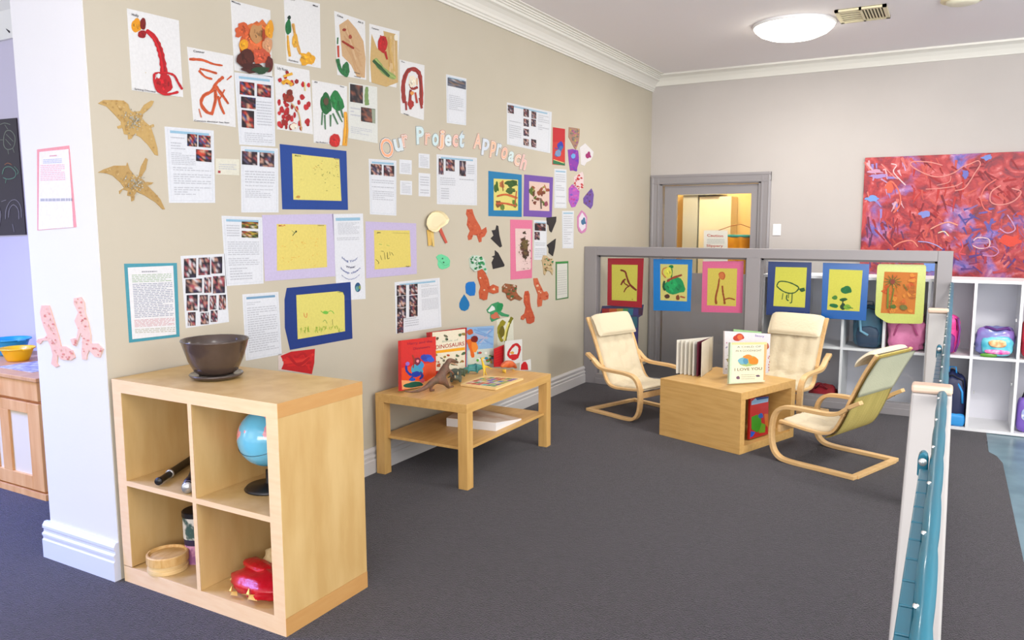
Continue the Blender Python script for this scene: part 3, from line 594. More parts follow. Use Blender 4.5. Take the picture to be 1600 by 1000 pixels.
for i in range(14): a.stroke([Z4(rr.uniform(110,200),rr.uniform(190,430)),Z4(rr.uniform(280,370),rr.uniform(190,430))], rr.uniform(1.5,4), rr.choice([(130,170,220),(160,190,225),(120,160,210),(180,180,205)]))
a.poly([Z4(40,470),Z4(370,440),Z4(370,640),Z4(40,680)], (206,214,200)); a.stroke([Z4(60,330),Z4(90,450),Z4(110,560)], 9, (224,104,32), 5); a.blob(*Z4(130,420), 5, 9, (238,140,50)); a.blob(*Z4(130,330), 6, 5, (120,24,20)); a.blob(*Z4(75,240), 5, 4.5, (190,84,40)); 
for i in range(16): a.blob(*Z4(rr.uniform(160,360),rr.uniform(490,625)), rr.uniform(1,3), rr.uniform(1,2.4), rr.choice([(90,170,60),(60,150,170),(220,200,90),(180,80,70),(240,240,230),(90,120,70)]))
a.build('cover_print', o, PG)
pl4 = frame_from((.14,-3.46,ZT+.001),(.14,-3.30,ZT+.001), R(4))
o = sheet('art_card', [(771.5,545),(787.5,538.5),(786.5,573),(771.5,573.5)], (204,24,34), pl4, label='plain red painted card standing on the coffee table', cat='card'); 
a = Art(pl4, .002); [a.stroke([(773,548+i*4),(786,543+i*4)], 1.6, (184,14,26)) for i in range(6)]; a.build('brush_strokes', o)
pl5 = frame_from((.17,-3.46,ZT+.001),(.17,-3.24,ZT+.001), R(5))
o = sheet('art_card', [(789,533),(815.5,530),(815.5,565.5),(789,572)], (224,224,220), pl5, label='white card painted with a big red ring on the coffee table', cat='card')
a = Art(pl5, .002); a.stroke([Z4(590,560),Z4(550,510),Z4(580,440),Z4(640,385),Z4(690,420),Z4(680,500),Z4(640,560),Z4(590,570)], 4, (196,20,30)); a.blob(*Z4(620,540), 8, 4, (204,30,36)); a.blob(*Z4(600,490), 3.4, 2, (220,160,60)); a.build('paint_strokes', o)
pl6 = frame_from((.17,-3.40,ZT+.001),(.17,-3.20,ZT+.001), R(5))
o = sheet('art_card', [(812,566),(829,561),(829.5,578.5),(812,579)], (226,226,222), pl6, label='small white card with a red dome at the right end of the coffee table', cat='card')
a = Art(pl6, .002); a.poly([(813,578),(814,570),(817.5,565.5),(821,565),(824,570),(825,578)], (200,20,30)); a.build('paint_strokes', o)
o = sheet('art_card', [(776,500),(789,496.5),(801.5,495.5),(802.5,534),(789,541),(777,540)], (222,222,204), WALL, label='painted card with an olive leaf shape on the wall above the cards', cat='card')
a = Art(WALL); a.stroke([Z4(500,90),Z4(440,190),Z4(450,300),Z4(480,350)], 9, (150,140,30), 4); a.stroke([Z4(600,45),Z4(560,130),Z4(530,250),Z4(510,360)], 5, (124,120,24), 3); a.stroke([Z4(560,110),Z4(520,220),Z4(500,340)], 3, (226,216,120)); a.blob(*Z4(470,230), 4.5, 9, (110,100,24)); a.build('paint_strokes', o)
# floor puzzle board
t = empty('puzzle_board', (.44,-3.88,ZT), 'flat wooden jigsaw board with a colourful picture lying on the coffee table', 'puzzle')
TP = Plane((0,0,ZT+.012),(0,0,1)); q = [(719.5,600),(756,587),(817.8,591),(774.7,607)]
b = MB(); b.prism([TP.at(*p) for p in q], (0,0,1), .011); b.build('board', mat('pale_plywood',(228,196,136),.5), t)
TQ = Plane((0,0,ZT+.0122),(0,0,1)); a = Art(TQ, .0); A4 = [Vector((*p,0)) for p in [(726,599.5),(757.5,589),(810.5,592),(773,604.5)]]
def bi(s, v): return (A4[0]*(1-s)+A4[1]*s)*(1-v)+(A4[3]*(1-s)+A4[2]*s)*v
a.poly([tuple(p.xy) for p in A4], (120,140,150)); pc = [(70,130,190),(90,180,200),(190,60,60),(120,90,160),(150,170,90),(220,180,120),(200,120,90),(80,150,90),(210,200,190)]; k_ = 0
for i in range(6):
    for j in range(6):
        p = [tuple((bi((i+x)/6,(j+y)/6)).xy) for x,y in ((.06,.06),(.94,.06),(.94,.94),(.06,.94))]; 
        aa = Art(Plane((0,0,ZT+.0128),(0,0,1)), 0); k_ += 1
        b = MB(); b.prism([TP.at(u,v)+Vector((0,0,.0006)) for u,v in p], (0,0,1), .0006, rr.choice(pc)); b.build('jigsaw_piece', PG, t)
# ---- toy dinosaurs
def skinned(pts, edges, name, m, parent, root=0, sub=2):
    me = bpy.data.meshes.new('sk'); me.from_pydata([Vector(p[0]) for p in pts], edges, []); o = bpy.data.objects.new('sk', me); C.objects.link(o)
    sk = o.modifiers.new('s','SKIN'); sk.use_smooth_shade = True
    for i, p in enumerate(pts):
        r = p[1]; me.skin_vertices[0].data[i].radius = (r, r) if not isinstance(r, tuple) else r; me.skin_vertices[0].data[i].use_root = (i == root)
    if sub: u = o.modifiers.new('u','SUBSURF'); u.levels = sub; u.render_levels = sub
    dg = bpy.context.evaluated_depsgraph_get(); nm = bpy.data.meshes.new_from_object(o.evaluated_get(dg)); bpy.data.objects.remove(o)
    L = LOC[parent.name]
    for v in nm.vertices: v.co -= L
    nm.materials.clear(); nm.materials.append(m); nm.polygons.foreach_set('use_smooth', [True]*len(nm.polygons))
    ob = bpy.data.objects.new(name, nm); C.objects.link(ob); ob.parent = parent; LOC[ob.name] = L; return ob
M_trex = mat('brown_rubber_hide', (122,84,68), .5, col2=(88,70,52), nscale=30, bump=.5, bscale=220)
t = empty('toy_dinosaur', (.31,-4.2,ZT), 'brown rubber tyrannosaur figure standing on the coffee table with its tail over the book', 'toy')
TX = Plane((.30,0,0),(1,0,0)); T = lambda u, v, o=0, r=.01: (TX.at(u,v,o), r)
pts = [T(688,590,0,0.0277),T(694,577,0,0.0251),T(699,568,0,0.0145),T(702,562.5,0,0.0152),T(709,564,0,0.0119),T(716,566.5,0,0.0066),   # 0 hip-belly,1 chest,2 neck,3 head,4 snout,5 tip
       T(676,597,0,0.0198),T(666,605,0,0.0132),T(654,611,0,0.0086),T(643,612.5,0,0.0059),T(632,611.5,0,0.0026),                   # tail 6-10
       T(691,597,.018,0.0172),T(696,605,.02,0.0092),T(697,613,.02,0.0059),T(704,614,.022,0.0053),                               # near leg 11-14
       T(681,598,-.016,0.0158),T(678,605,-.018,0.0086),T(677,611.5,-.02,0.0059),T(683,612,-.018,0.0053),                        # far leg 15-18
       T(702,580,.012,0.0055),T(706,584,.014,0.0040),T(704,578,-.012,0.0055),T(708,581,-.012,0.0040)]
ed = [(0,1),(1,2),(2,3),(3,4),(4,5),(0,6),(6,7),(7,8),(8,9),(9,10),(0,11),(11,12),(12,13),(13,14),(0,15),(15,16),(16,17),(17,18),(1,19),(19,20),(1,21),(21,22)]
pts = [(Vector((p.x,p.y,max(p.z,ZT+(r*.9 if not isinstance(r,tuple) else 0)))), r) for p, r in pts]
o = skinned(pts, ed, 'body', M_trex, t)
b = MB(); b.tube([TX.at(703,566.5,0), TX.at(710,569,0), TX.at(715,570.5,0)], [.006,.005,.0025], 8); b.build('lower_jaw', mat('pale_jaw',(176,140,110),.5), t, smooth=True)
for s_ in (-1,1): sphere(TX.at(704,561,s_*.009), .002, 8, 6).build('eye', M_black, t, smooth=True)
def quad_dino(px, base, cx, label, m, scale=1, horns=True, frill=True, yaw=0):
    P0 = Vector(base); t = empty('toy_dinosaur', P0, label, 'toy'); q = Matrix.Rotation(yaw,3,'Z')
    G = lambda x,y,z,r: (P0+q@Vector((x,y,z))*scale, r*scale)
    pts = [G(0,0,.040,.026),G(.035,0,.041,.022),G(.062,0,.043,.017),G(.085,0,.036,.009),G(-.035,0,.038,.019),G(-.07,0,.026,.008),G(-.105,0,.012,.003),
           G(.03,.02,.022,.010),G(.032,.024,.006,.007),G(.03,-.02,.022,.010),G(.032,-.024,.006,.007),G(-.03,.018,.022,.011),G(-.03,.022,.006,.007),G(-.03,-.018,.022,.011),G(-.03,-.022,.006,.007)]
    ed = [(0,1),(1,2),(2,3),(0,4),(4,5),(5,6),(1,7),(7,8),(1,9),(9,10),(4,11),(11,12),(4,13),(13,14)]
    skinned(pts, ed, 'body', m, t)
    if frill:
        b = MB(); vs = [(P0+q@Vector((.058+.004*math.cos(a), .028*math.cos(a), .058+.026*math.sin(a)))*scale) for a in [2*PI*i/14 for i in range(14)]]; b.prism(vs, q@Vector((1,0,.3)), .004*scale); b.build('neck_frill', m, t)
    if horns:
        for y in (-.012,.012):
            b = MB(); b.tube([P0+q@Vector((.068,y,.056))*scale, P0+q@Vector((.10,y*1.3,.075))*scale], [.0045*scale,.0008], 7); b.build('horn', mat('bone_horn',(220,206,170),.5), t, smooth=True)
        b = MB(); b.tube([P0+q@Vector((.085,0,.042))*scale, P0+q@Vector((.094,0,.056))*scale], [.0035*scale,.0008], 7); b.build('horn', mat('bone_horn',(220,206,170),.5), t, smooth=True)
    return t
M_dg = mat('dark_green_rubber', (52,62,52), .45, col2=(94,104,94), nscale=22)
quad_dino(0, (.265,-3.99,ZT), 0, 'dark green and grey triceratops toy just right of the brown tyrannosaur', M_dg, 1.15, yaw=R(-60))
quad_dino(0, (.20,-3.86,ZT), 0, 'small dark green dinosaur toy behind the triceratops', mat('olive_rubber',(60,74,50),.5), .8, False, False, yaw=R(70))
quad_dino(0, (.20,-3.715,ZT), 0, 'small teal blue dinosaur toy by the blue sky book', mat('teal_rubber',(60,140,130),.45,col2=(40,110,120),nscale=20), .9, False, False, yaw=R(40))
# yellow standing toy, red-brown toy on yellow legs
M_yel = mat('yellow_rubber', (226,196,60), .45, col2=(214,170,50), nscale=18)
TY = Plane((.30,0,0),(1,0,0)); t = empty('toy_dinosaur', TY.at(757,588), 'thin yellow long-necked toy standing behind the puzzle board', 'toy')
T = lambda u, v, o=0, r=.01: (TY.at(u,v,o), r)
pts = [T(756,573,0,.010),T(754,566,0,.006),T(752,560,0,.0055),T(757,559,0,.004),T(755,580,.006,.0045),T(754,587,.008,.0035),T(759,580,-.006,.0045),T(762,587.5,-.006,.0035),T(762,573,0,.005),T(769,577,0,.002)]
skinned(pts, [(0,1),(1,2),(2,3),(0,4),(4,5),(0,6),(6,7),(0,8),(8,9)], 'body', M_yel, t)
TY = Plane((.36,0,0),(1,0,0)); t = empty('toy_dinosaur', TY.at(796,586), 'red brown humped toy on yellow legs at the right of the coffee table', 'toy')
T = lambda u, v, o=0, r=.01: (TY.at(u,v,o), r)
pts = [T(795,568,0,.026),T(787,570,0,.018),T(783,573,0,.009),T(802,570,0,.018),T(807,575,0,.007)]
skinned(pts, [(0,1),(1,2),(0,3),(3,4)], 'body', mat('red_brown_rubber',(184,70,40),.45,col2=(206,110,50),nscale=25), t)
for u, o_ in ((787,.01),(789,-.012),(800,.01),(802,-.012)):
    b = MB(); A_ = TY.at(u,577,o_); b.tube([A_, Vector((A_.x,A_.y,ZT+.001))], [.007,.005], 8); b.build('leg', M_yel, t, smooth=True)

# ---- books on the box table
ZB = .373
ang = BR
# open board book standing as a fan of pages
ZBP = Plane((0,0,ZB),(0,0,1)); ob_ = ZBP.at(1090,588)
t = empty('board_book', ob_, 'cream board book standing open with fanned pages on the box table', 'book')
back = [ZBP.at(1113,579), ZBP.at(1096,589)]
hB = .225
cols = [(240,236,224),(236,230,214),(242,238,226),(232,226,208),(240,236,224),(96,26,48)]
spine = ZBP.at(1112,577)
b = MB(); e = (ZBP.at(1095,589)-spine); n_ = Vector((e.y,-e.x,0)).normalized(); b.prism([spine+Vector((0,0,hB)), spine+e+Vector((0,0,hB)), spine+e, spine], n_, .004, (228,218,198)); o = b.build('front_cover', PR, t)
for i in range(6):
    u = 1088-i*6.4; q_ = ZBP.at(u, 588.5-i*1.0); e = q_-spine; n_ = Vector((e.y,-e.x,0)).normalized()
    k = cols[5-i] if i else cols[5]; hh = hB*(1.0-.002*i)
    b = MB(); b.prism([spine+e*.05+Vector((0,0,hh)), spine+e+Vector((0,0,hh)), spine+e, spine+e*.05], n_, .006, k); b.build('board_page', PR, t)
pf = Plane(spine, (lambda e: Vector((e.y,-e.x,0)))(ZBP.at(1095,589)-spine))
a = Art(pf, .001); a.blob(1100,565,2,3,(150,120,110)); a.blob(1107,562,1.2,5,(176,130,90)); a.blob(1102,560,1,1,(90,90,110)); a.build('cover_print', o)
# "I LOVE YOU" book
pA = ZBP.at(1140,601.5); pB = ZBP.at(1195,598); pl7 = frame_from(pA, pB, R(8))
o = book('picture_book', pl7, [(1142,537),(1199,536.5),(1195,599),(1140,602)], .022, (206,226,196), 'pale green bordered book reading I LOVE YOU on the front of the box table')
a = Art(pl7, .0004); V = lambda x, y: (1125+x*.1, 510+y*.1)
a.poly([V(195,275),V(690,270),V(680,880),V(175,890)], (240,234,204)); a.poly([V(690,270),V(735,280),V(700,860),V(675,860)], (238,178,120)); a.poly([V(180,270),V(730,262),V(728,300),V(185,305)], (246,214,150))
a.text('A CHILD OF', V(265,352), V(640,345), 2.6, (110,110,110)); a.text('IN A GOODNIGHT', V(245,415), V(650,408), 3, (120,120,110)); a.text('I LOVE YOU', V(225,715), V(655,695), 4.2, (112,98,74))
a.blob(*V(440,560), 16, 8.5, (170,190,120)); a.blob(*V(350,560), 7, 5, (120,180,200)); a.blob(*V(400,560), 4, 5, (90,150,180)); a.blob(*V(520,550), 7.5, 6, (230,140,50)); a.blob(*V(430,490), 7, 3, (224,140,60)); a.blob(*V(280,820), 3, 2.5, (120,90,110)); a.blob(*V(590,790), 3, 1.6, (110,90,110)); a.lines([V(330,760),V(540,755),V(540,850),V(330,855)], (200,196,170), 3); a.build('cover_print', o, PG)
pA = ZBP.at(1134,588); pl8 = frame_from(pA, pA+(pB-ZBP.at(1140,601.5)), R(6))
o = book('picture_book', pl8, [(1133,518.5),(1204,523),(1201,592),(1132,586)], .016, (226,220,224), 'larger white picture book standing behind the I LOVE YOU book')
a = Art(pl8, .0004); a.blob(*V(290,185), 9, 5.5, (190,50,20), ang=-.2); a.blob(*V(310,185), 4, 4, (226,104,50)); a.text('Story', V(545,170), V(690,185), 3, (110,60,170)); a.blob(*V(730,320), 3.5, 5, (180,80,40)); a.blob(*V(130,540), 2.2, 3, (150,140,60)); 
for i in range(10): a.blob(*V(rr.uniform(90,160),rr.uniform(250,700)), 1, .8, rr.choice([(190,90,130),(120,110,150),(130,110,80)]))
for i in range(6): a.blob(*V(rr.uniform(750,775),rr.uniform(480,780)), .8, 1.2, (200,110,90))
a.build('cover_print', o, PG)
pl9 = frame_from(pA+Vector((0,.03,0)), pA+Vector((0,.03,0))+(pB-ZBP.at(1140,601.5)), R(6))
book('picture_book', pl9, [(1147,515.5),(1190,519.5),(1188,585),(1146,582)], .008, (150,190,130), 'thin green book almost hidden at the back of the box table books')
# book in the open side of the box
pc_ = bw(-.04,.085,.046); pd_ = bw(-.04,.40,.046); pl10 = frame_from(pc_, pd_, R(6))
o = book('picture_book', pl10, [(1173,624),(1201,620),(1200,680),(1171,688)], .014, (188,40,34), 'red, green and blue picture book standing inside the open box table')
a = Art(pl10, .0004); W4 = lambda x, y: (1150+x*.1, 600+y*.1)
a.poly([W4(240,290),W4(300,240),W4(510,205),W4(500,290),W4(240,345)], (150,190,226)); a.poly([W4(300,230),W4(510,205),W4(505,235),W4(330,265)], (30,70,140)); a.poly([W4(240,530),W4(330,490),W4(390,560),W4(400,700),W4(330,770),W4(240,720)], (60,150,20)); a.poly([W4(400,620),W4(460,650),W4(450,770),W4(350,780)], (110,160,30)); a.poly([W4(440,480),W4(500,480),W4(500,700),W4(450,640)], (206,110,30)); a.blob(*W4(385,510), 4, 4, (40,90,170)); a.poly([W4(230,750),W4(300,765),W4(260,830),W4(220,850)], (30,90,200)); a.build('cover_print', o, PG)

# ---------------------------------------------------------------- white cubby shelves with bags
yF, yK = -1.50, -1.13; XS = [1.46,1.757,2.037,2.315,2.592,2.870,3.140,3.42]; zb, zm, zt = -.085, .44, .966
t = empty('cubby_shelves', (2.45,(yF+yK)/2,LZ), 'long white two-row cubby shelving with bags, below the red abstract canvas', 'shelf unit')
for x in XS: 
    MB().box((x-.009,yF,zb+.02),(x+.009,yK,zt-.02)).build('divider', M_white, t)
MB().box((XS[0]-.009,yF,zt-.02),(XS[-1]+.009,yK,zt)).build('top_board', M_white, t); MB().box((XS[0]-.009,yF,zb),(XS[-1]+.009,yK,zb+.02)).build('bottom_board', M_white, t); MB().box((XS[0],yK,zb),(XS[-1],yK+.01,zt)).build('back_board', mat('white_back_panel',(214,214,222),.5), t)
for i in range(len(XS)-1): MB().box((XS[i]+.009,yF+.002,zm-.018),(XS[i+1]-.009,yK,zm)).build('shelf', M_white, t)
for x,z in ((3.118,.70),(3.118,.26),(2.90,.18)): MB().box((x-.003,yF+.05,z-.01),(x+.003,yF+.07,z+.01)).build('shelf_pin', M_screw, t)
def bay(i, top=True): CL[:] = [(XS[i]+.011,-1.60,(zm if top else zb+.02)+.001),(XS[i+1]-.011,yK-.002,(zt-.022) if top else zm-.02)]
def strap(t, pts, m, w=.012): b = MB(); b.tube(pts, w/2, 6); b.build('strap', m, t, smooth=True)
def backpack(c, hx, hy, h, m, m2, label, seed, name='backpack', pocket=True):
    x, y, z = c; t = empty(name, c, label, 'bag')
    cushion_blob('bag_body', (x,y,z+h/2), hx, hy, h/2, m, t, seed, .62, .16)
    if pocket: cushion_blob('front_pocket', (x,y-hy*.85,z+h*.28), hx*.72, hy*.35, h*.26, m2, t, seed+1, .6, .12)
    b = MB(); b.tube([(x-hx*.8,y-hy*.72,z+h*.6),(x-hx*.7,y-hy*.82,z+h*.88),(x,y-hy*.78,z+h*.97),(x+hx*.7,y-hy*.82,z+h*.88),(x+hx*.8,y-hy*.72,z+h*.6)], .004, 6); b.build('zip', M_black, t, smooth=True)
    b = MB(); b.tube([(x-hx*.25,y,z+h*.97),(x-hx*.2,y,z+h*1.1),(x+hx*.2,y,z+h*1.1),(x+hx*.25,y,z+h*.97)], .006, 6); b.build('handle', m2, t, smooth=True)
    return t
M_bb = mat('slate_blue_nylon', (62,112,136), .5, col2=(48,92,116), nscale=12); M_bk = mat('dark_blue_nylon', (34,60,86), .5)
bay(2); t = backpack((2.205,-1.40,zm), .105, .07, .31, M_bb, M_bk, 'slate blue backpack in the upper cubby behind the blue framed painting', 2)
strap(t, [(2.17,-1.485,.74),(2.15,-1.49,.66),(2.16,-1.49,.57),(2.21,-1.485,.54)], mat('pale_blue_strap',(120,170,196),.6), .02)
M_pk = mat('pink_fabric', (232,140,184), .75, col2=(214,116,164), nscale=10, bump=.4, bscale=25); bay(3); t = empty('tote_bag', (2.455,-1.38,zm), 'pink gathered fabric bag in the upper cubby behind the yellow green painting', 'bag')
cushion_blob('bag_body', (2.455,-1.39,zm+.135), .118, .085, .135, M_pk, t, 8, .5, .3, freq=3.5); strap(t, [(2.38,-1.475,.55),(2.40,-1.48,.62),(2.44,-1.48,.66),(2.50,-1.48,.63),(2.53,-1.475,.56)], mat('deep_pink_strap',(206,92,150),.7), .014)
M_mg = mat('magenta_fabric', (206,36,120), .55, col2=(232,80,160), nscale=20); bay(4); t = backpack((2.70,-1.39,zm), .092, .08, .28, M_mg, mat('purple_trim',(120,50,130),.5), 'magenta and purple backpack in the cubby right behind the teal rail', 4)
strap(t, [(2.775,-1.47,.70),(2.79,-1.475,.62),(2.785,-1.47,.52),(2.77,-1.47,.46)], mat('purple_trim',(120,50,130),.5), .014)
# bright patterned lunch bag (plain shapes)
bay(5); t = empty('lunch_bag', (3.005,-1.42,zm), 'shiny purple and turquoise lunch bag in the upper cubby at the right edge', 'bag')
cushion_blob('bag_body', (3.005,-1.40,zm+.105), .118, .075, .105, mat('lilac_shiny_vinyl',(120,130,190),.25,col2=(140,90,170),nscale=7,coat=.4), t, 11, .7, .22)
cushion_blob('front_panel', (3.018,-1.455,zm+.078), .095, .035, .072, mat('turquoise_print_vinyl',(60,170,200),.25,col2=(120,210,220),nscale=16,coat=.4), t, 12, .65, .1)
cushion_blob('badge', (3.018,-1.492,zm+.098), .052, .010, .026, mat('multicolour_badge',(232,150,90),.35,col2=(250,220,170),nscale=40), t, 13, .8, .1, flat=False)
cushion_blob('pink_band', (3.02,-1.488,zm+.040), .075, .010, .016, mat('bright_pink_vinyl',(224,60,160),.3,col2=(240,190,220),nscale=40), t, 14, .8, .1, flat=False)
cushion_blob('green_base', (2.97,-1.485,zm+.014), .05, .012, .013, mat('leaf_green_vinyl',(90,150,50),.3), t, 15, .8, .1)
b = MB(); b.tube([(2.91,-1.41,zm+.17),(2.95,-1.46,zm+.205),(3.01,-1.47,zm+.19),(3.07,-1.46,zm+.205),(3.10,-1.41,zm+.165)], .009, 8); b.build('handle', mat('purple_handle',(92,44,120),.5), t, smooth=True)
bay(6); backpack((3.23,-1.40,zm), .075, .08, .30, mat('coral_red_fabric',(206,50,80),.6,col2=(190,40,60),nscale=12), mat('dark_red_trim',(150,30,50),.6), 'coral red backpack cut by the right edge of the upper cubbies', 5)
z0 = zb+.02
M_nv = mat('navy_nylon', (28,36,74), .5); bay(4, False); t = backpack((2.765,-1.40,z0), .095, .08, .37, M_nv, mat('bright_blue_nylon',(50,150,220),.5), 'navy backpack with bright blue pocket in the lower cubby behind the rail', 6, pocket=False)
cushion_blob('blue_pocket', (2.785,-1.462,z0+.045), .075, .03, .045, mat('bright_blue_nylon',(50,150,220),.5), t, 17)
strap(t, [(2.80,-1.46,.24),(2.83,-1.475,.18),(2.835,-1.475,.10)], mat('bright_blue_nylon',(50,150,220),.5), .016)
bay(1, False); t = empty('cloth_bag', (1.925,-1.40,z0), 'dark red soft bag in the lower cubby behind the middle armchair', 'bag'); cushion_blob('bag_body', (1.915,-1.40,z0+.10), .105, .08, .10, mat('dark_red_fabric',(150,16,34),.8,col2=(120,10,26),nscale=9), t, 21, .8, .3)
strap(t, [(1.86,-1.46,z0+.17),(1.90,-1.47,z0+.215),(1.95,-1.46,z0+.175)], mat('dark_red_trim2',(110,12,28),.8))
bay(6, False); t = empty('lunch_box', (3.235,-1.42,z0), 'purple lunch box with blue and white badge at the right edge of the lower cubbies', 'bag'); cushion_blob('box_body', (3.235,-1.42,z0+.12), .075, .06, .12, mat('purple_vinyl',(120,90,180),.4), t, 23, .4, .06)
cushion_blob('badge', (3.235,-1.482,z0+.13), .05, .006, .045, mat('blue_badge',(70,110,200),.4,col2=(230,230,240),nscale=30), t, 24, .7, .05, flat=False)
b = MB(); b.tube([(3.19,-1.42,z0+.235),(3.20,-1.42,z0+.28),(3.27,-1.42,z0+.28),(3.28,-1.42,z0+.235)], .006, 8); b.build('handle', M_black, t, smooth=True)

# ---------------------------------------------------------------- big abstract canvas
t = MB().box((1.99,-.035,.885),(3.75,-.001,1.927)).build('canvas_painting', painting_mat(), bevel=.003)
tag(t, 'large red, purple and blue abstract canvas hanging above the white cubbies', 'painting')
CV = Plane((0,-.0352,0),(0,-1,0)); a = Art(CV, .0002); a.up1 = lambda: setattr(a, 'o', a.o+.000012); J = lambda x, y: (1300+x*.24, 220+y*.24)
pk = (226,140,132); lt = (236,196,200); r_ = random.Random(17)
for i in range(420):
    x, y = r_.uniform(1347,1700), r_.uniform(246,430)
    if x < 1415 and y < 330: pal = [(196,150,190),(150,130,200),(214,110,104),(180,60,66),(224,170,180)]
    elif ((x-1515)/46)**2+((y-348)/36)**2 < 1: pal = [(84,72,150),(104,90,168),(140,104,160),(176,130,176)]
    elif y > 388: pal = [(130,44,90),(176,50,70),(94,56,130),(196,70,80)]
    elif x < 1440 and y > 335: pal = [(120,40,66),(160,40,50),(190,70,62),(104,50,90)]
    elif x > 1540 and y > 330: pal = [(160,80,120),(196,70,66),(130,80,140),(206,60,50)]
    else: pal = [(168,34,40),(150,28,38),(190,46,44),(128,28,44),(204,84,74)]
    an = r_.gauss(1.3,.5) if x < 1500 else r_.gauss(.3,.9); L = r_.uniform(8,24)
    x1, y1 = x+math.cos(an)*L, y+math.sin(an)*L
    if y1 < 431 and y1 > 246 and x1 > 1348: a.stroke([(x,y),((x+x1)/2+r_.uniform(-1,1),(y+y1)/2),(x1,y1)], r_.uniform(2,5.5), r_.choice(pal), r_.uniform(.5,2.5))
a.o += .00005
for pts, w_, c_ in [([(320,150),(360,190),(400,230),(430,250)],1.6,pk),([(385,150),(420,160),(400,200),(440,250),(480,290)],1.8,lt),([(720,160),(640,140),(540,135),(510,150),(540,180),(620,220),(700,235),(790,210),(850,170),(900,150),(950,130),(965,155),(930,210),(900,260),(860,310),(800,325)],1.7,pk),([(610,315),(700,310),(800,295),(850,270)],1.4,pk),([(680,290),(760,270),(775,230)],1.2,pk),([(350,290),(385,265),(420,300),(445,360),(440,420),(400,470)],2.4,(232,110,90)),([(1070,250),(1000,300),(970,370),(990,440),(1040,465)],2.0,(224,110,100)),([(1100,290),(1040,330),(1030,390),(1070,415),(1140,410),(1200,380),(1230,330),(1170,310)],1.8,pk),([(1140,480),(1180,540),(1190,580),(1140,600),(1090,570)],1.8,(206,150,190)),([(920,650),(950,630),(1020,640),(1020,690),(960,700),(915,680)],1.6,lt),([(990,700),(1050,690),(1085,720),(1050,750),(980,745)],1.6,(206,130,170)),([(560,655),(620,660),(680,680),(720,705)],1.4,(170,170,230)),([(640,575),(700,545),(760,530),(820,550)],2,(232,150,130)),([(400,690),(450,660),(520,650),(560,690)],2,(236,140,120)),([(690,600),(730,590),(760,620)],1.6,(240,220,190)),([(330,775),(430,780),(520,785),(620,775),(660,800)],2.4,(150,170,240)),([(840,650),(850,690),(830,730),(870,740)],2,(224,80,90))]:
    a.stroke([J(*p) for p in pts], w_, c_)
for x, y, ru, rv, c_ in [(260,375,10,4,(120,160,230)),(310,230,16,3,(170,140,200)),(280,200,13,3,(206,150,180)),(870,215,6,6,(110,110,190)),(600,480,8,5,(130,140,210)),(1010,110,8,4,(120,140,210)),(1170,650,16,8,(226,70,50)),(370,310,6,9,(230,96,70)),(640,810,8,9,(120,160,240))]: a.blob(*J(x,y), ru, rv, c_, j=.35)
a.build('paint_strokes', t)

# ---------------------------------------------------------------- paintings fixed on the glass screen
def framed(name, outer, inner, cf, ci, label, pl=WALL, cat='painting', round_=0, group=None, m=PR, draw=None):
    o = sheet(name, outer, cf, pl, label=label, cat=cat, group=group, m=m, round_=round_)
    s = sheet('artwork_sheet', inner, ci, pl, .0008, parent=o, lift=.0016)
    if draw:
        a = Art(pl, .0027); a.brush = True; draw(a); a.build('paint_strokes', s)
    return o
G1 = 'children\'s paintings on the glass screen'
K6 = lambda x, y: (900+x/5.333, 360+y/5.333); K7 = lambda x, y: (1180+x*.2, 370+y*.2)
def d(a):
    br = (120,40,28)
    a.stroke([K6(370,330),K6(410,345),K6(425,390),K6(450,450),K6(505,500)], 3, br); a.stroke([K6(375,455),K6(395,420),K6(415,405)], 2.5, br); a.stroke([K6(400,515),K6(420,480),K6(450,460)], 2, br); a.stroke([K6(400,410),K6(405,440),K6(440,462)], 1.8, br); a.blob(*K6(470,575),.8,.8,br)
framed('painting', [(949.7,403.5),(1006,403.5),(1003,481),(949,477)], [(956,413.4),(996.6,414),(995,470.6),(956,468.8)], (164,24,44), (204,198,82), 'maroon framed painting of a brown stick figure, leftmost on the glass screen', PANE, group=G1, m=PG, draw=d)
def d(a):
    g = (22,150,86); a.blob(*K6(825,465), 17, 13, g, j=.15); a.blob(*K6(800,440), 8, 8, (30,170,96)); a.blob(*K6(795,303), 4, 2.6, (20,130,70)); a.stroke([K6(800,320),K6(800,360),K6(795,400)], 2, (40,130,60)); a.stroke([K6(765,310),K6(730,320),K6(722,360),K6(750,395)], 1.6, (200,120,50)); a.stroke([K6(760,425),K6(800,400),K6(840,385),K6(885,370)], 3.4, (150,66,40)); a.blob(*K6(770,350), 6, 8, (222,220,80)); a.blob(*K6(760,550), 4, 3.4, (80,50,40)); a.blob(*K6(850,560), 3, 4, (130,70,40)); a.stroke([K6(870,550),K6(910,560)], 2.6, (176,80,50)); a.stroke([K6(740,420),K6(730,470),K6(745,500)], 3, (20,80,50))
framed('painting', [(1021,404.6),(1082,405.4),(1079,486.6),(1021,485)], [(1031.8,412.5),(1075,413.4),(1073.4,471),(1032,469)], (10,126,206), (212,206,120), 'bright blue framed painting of a green round creature on the glass screen', PANE, group=G1, m=PG, draw=d)
def d(a):
    br = (150,70,30); a.stroke([K6(1195,400),K6(1185,470),K6(1165,560),K6(1170,615)], 2.4, br, 4); a.stroke([K6(1220,460),K6(1225,520),K6(1235,570),K6(1240,615)], 2.4, br, 3.4); a.stroke([K6(1240,575),K6(1280,565),K6(1325,578)], 2.2, br); a.stroke([K6(1200,400),K6(1195,360),K6(1225,350),K6(1240,375),K6(1230,405),K6(1205,400)], 1.8, (184,84,40)); a.blob(*K6(1215,378), 4, 5, (206,116,60))
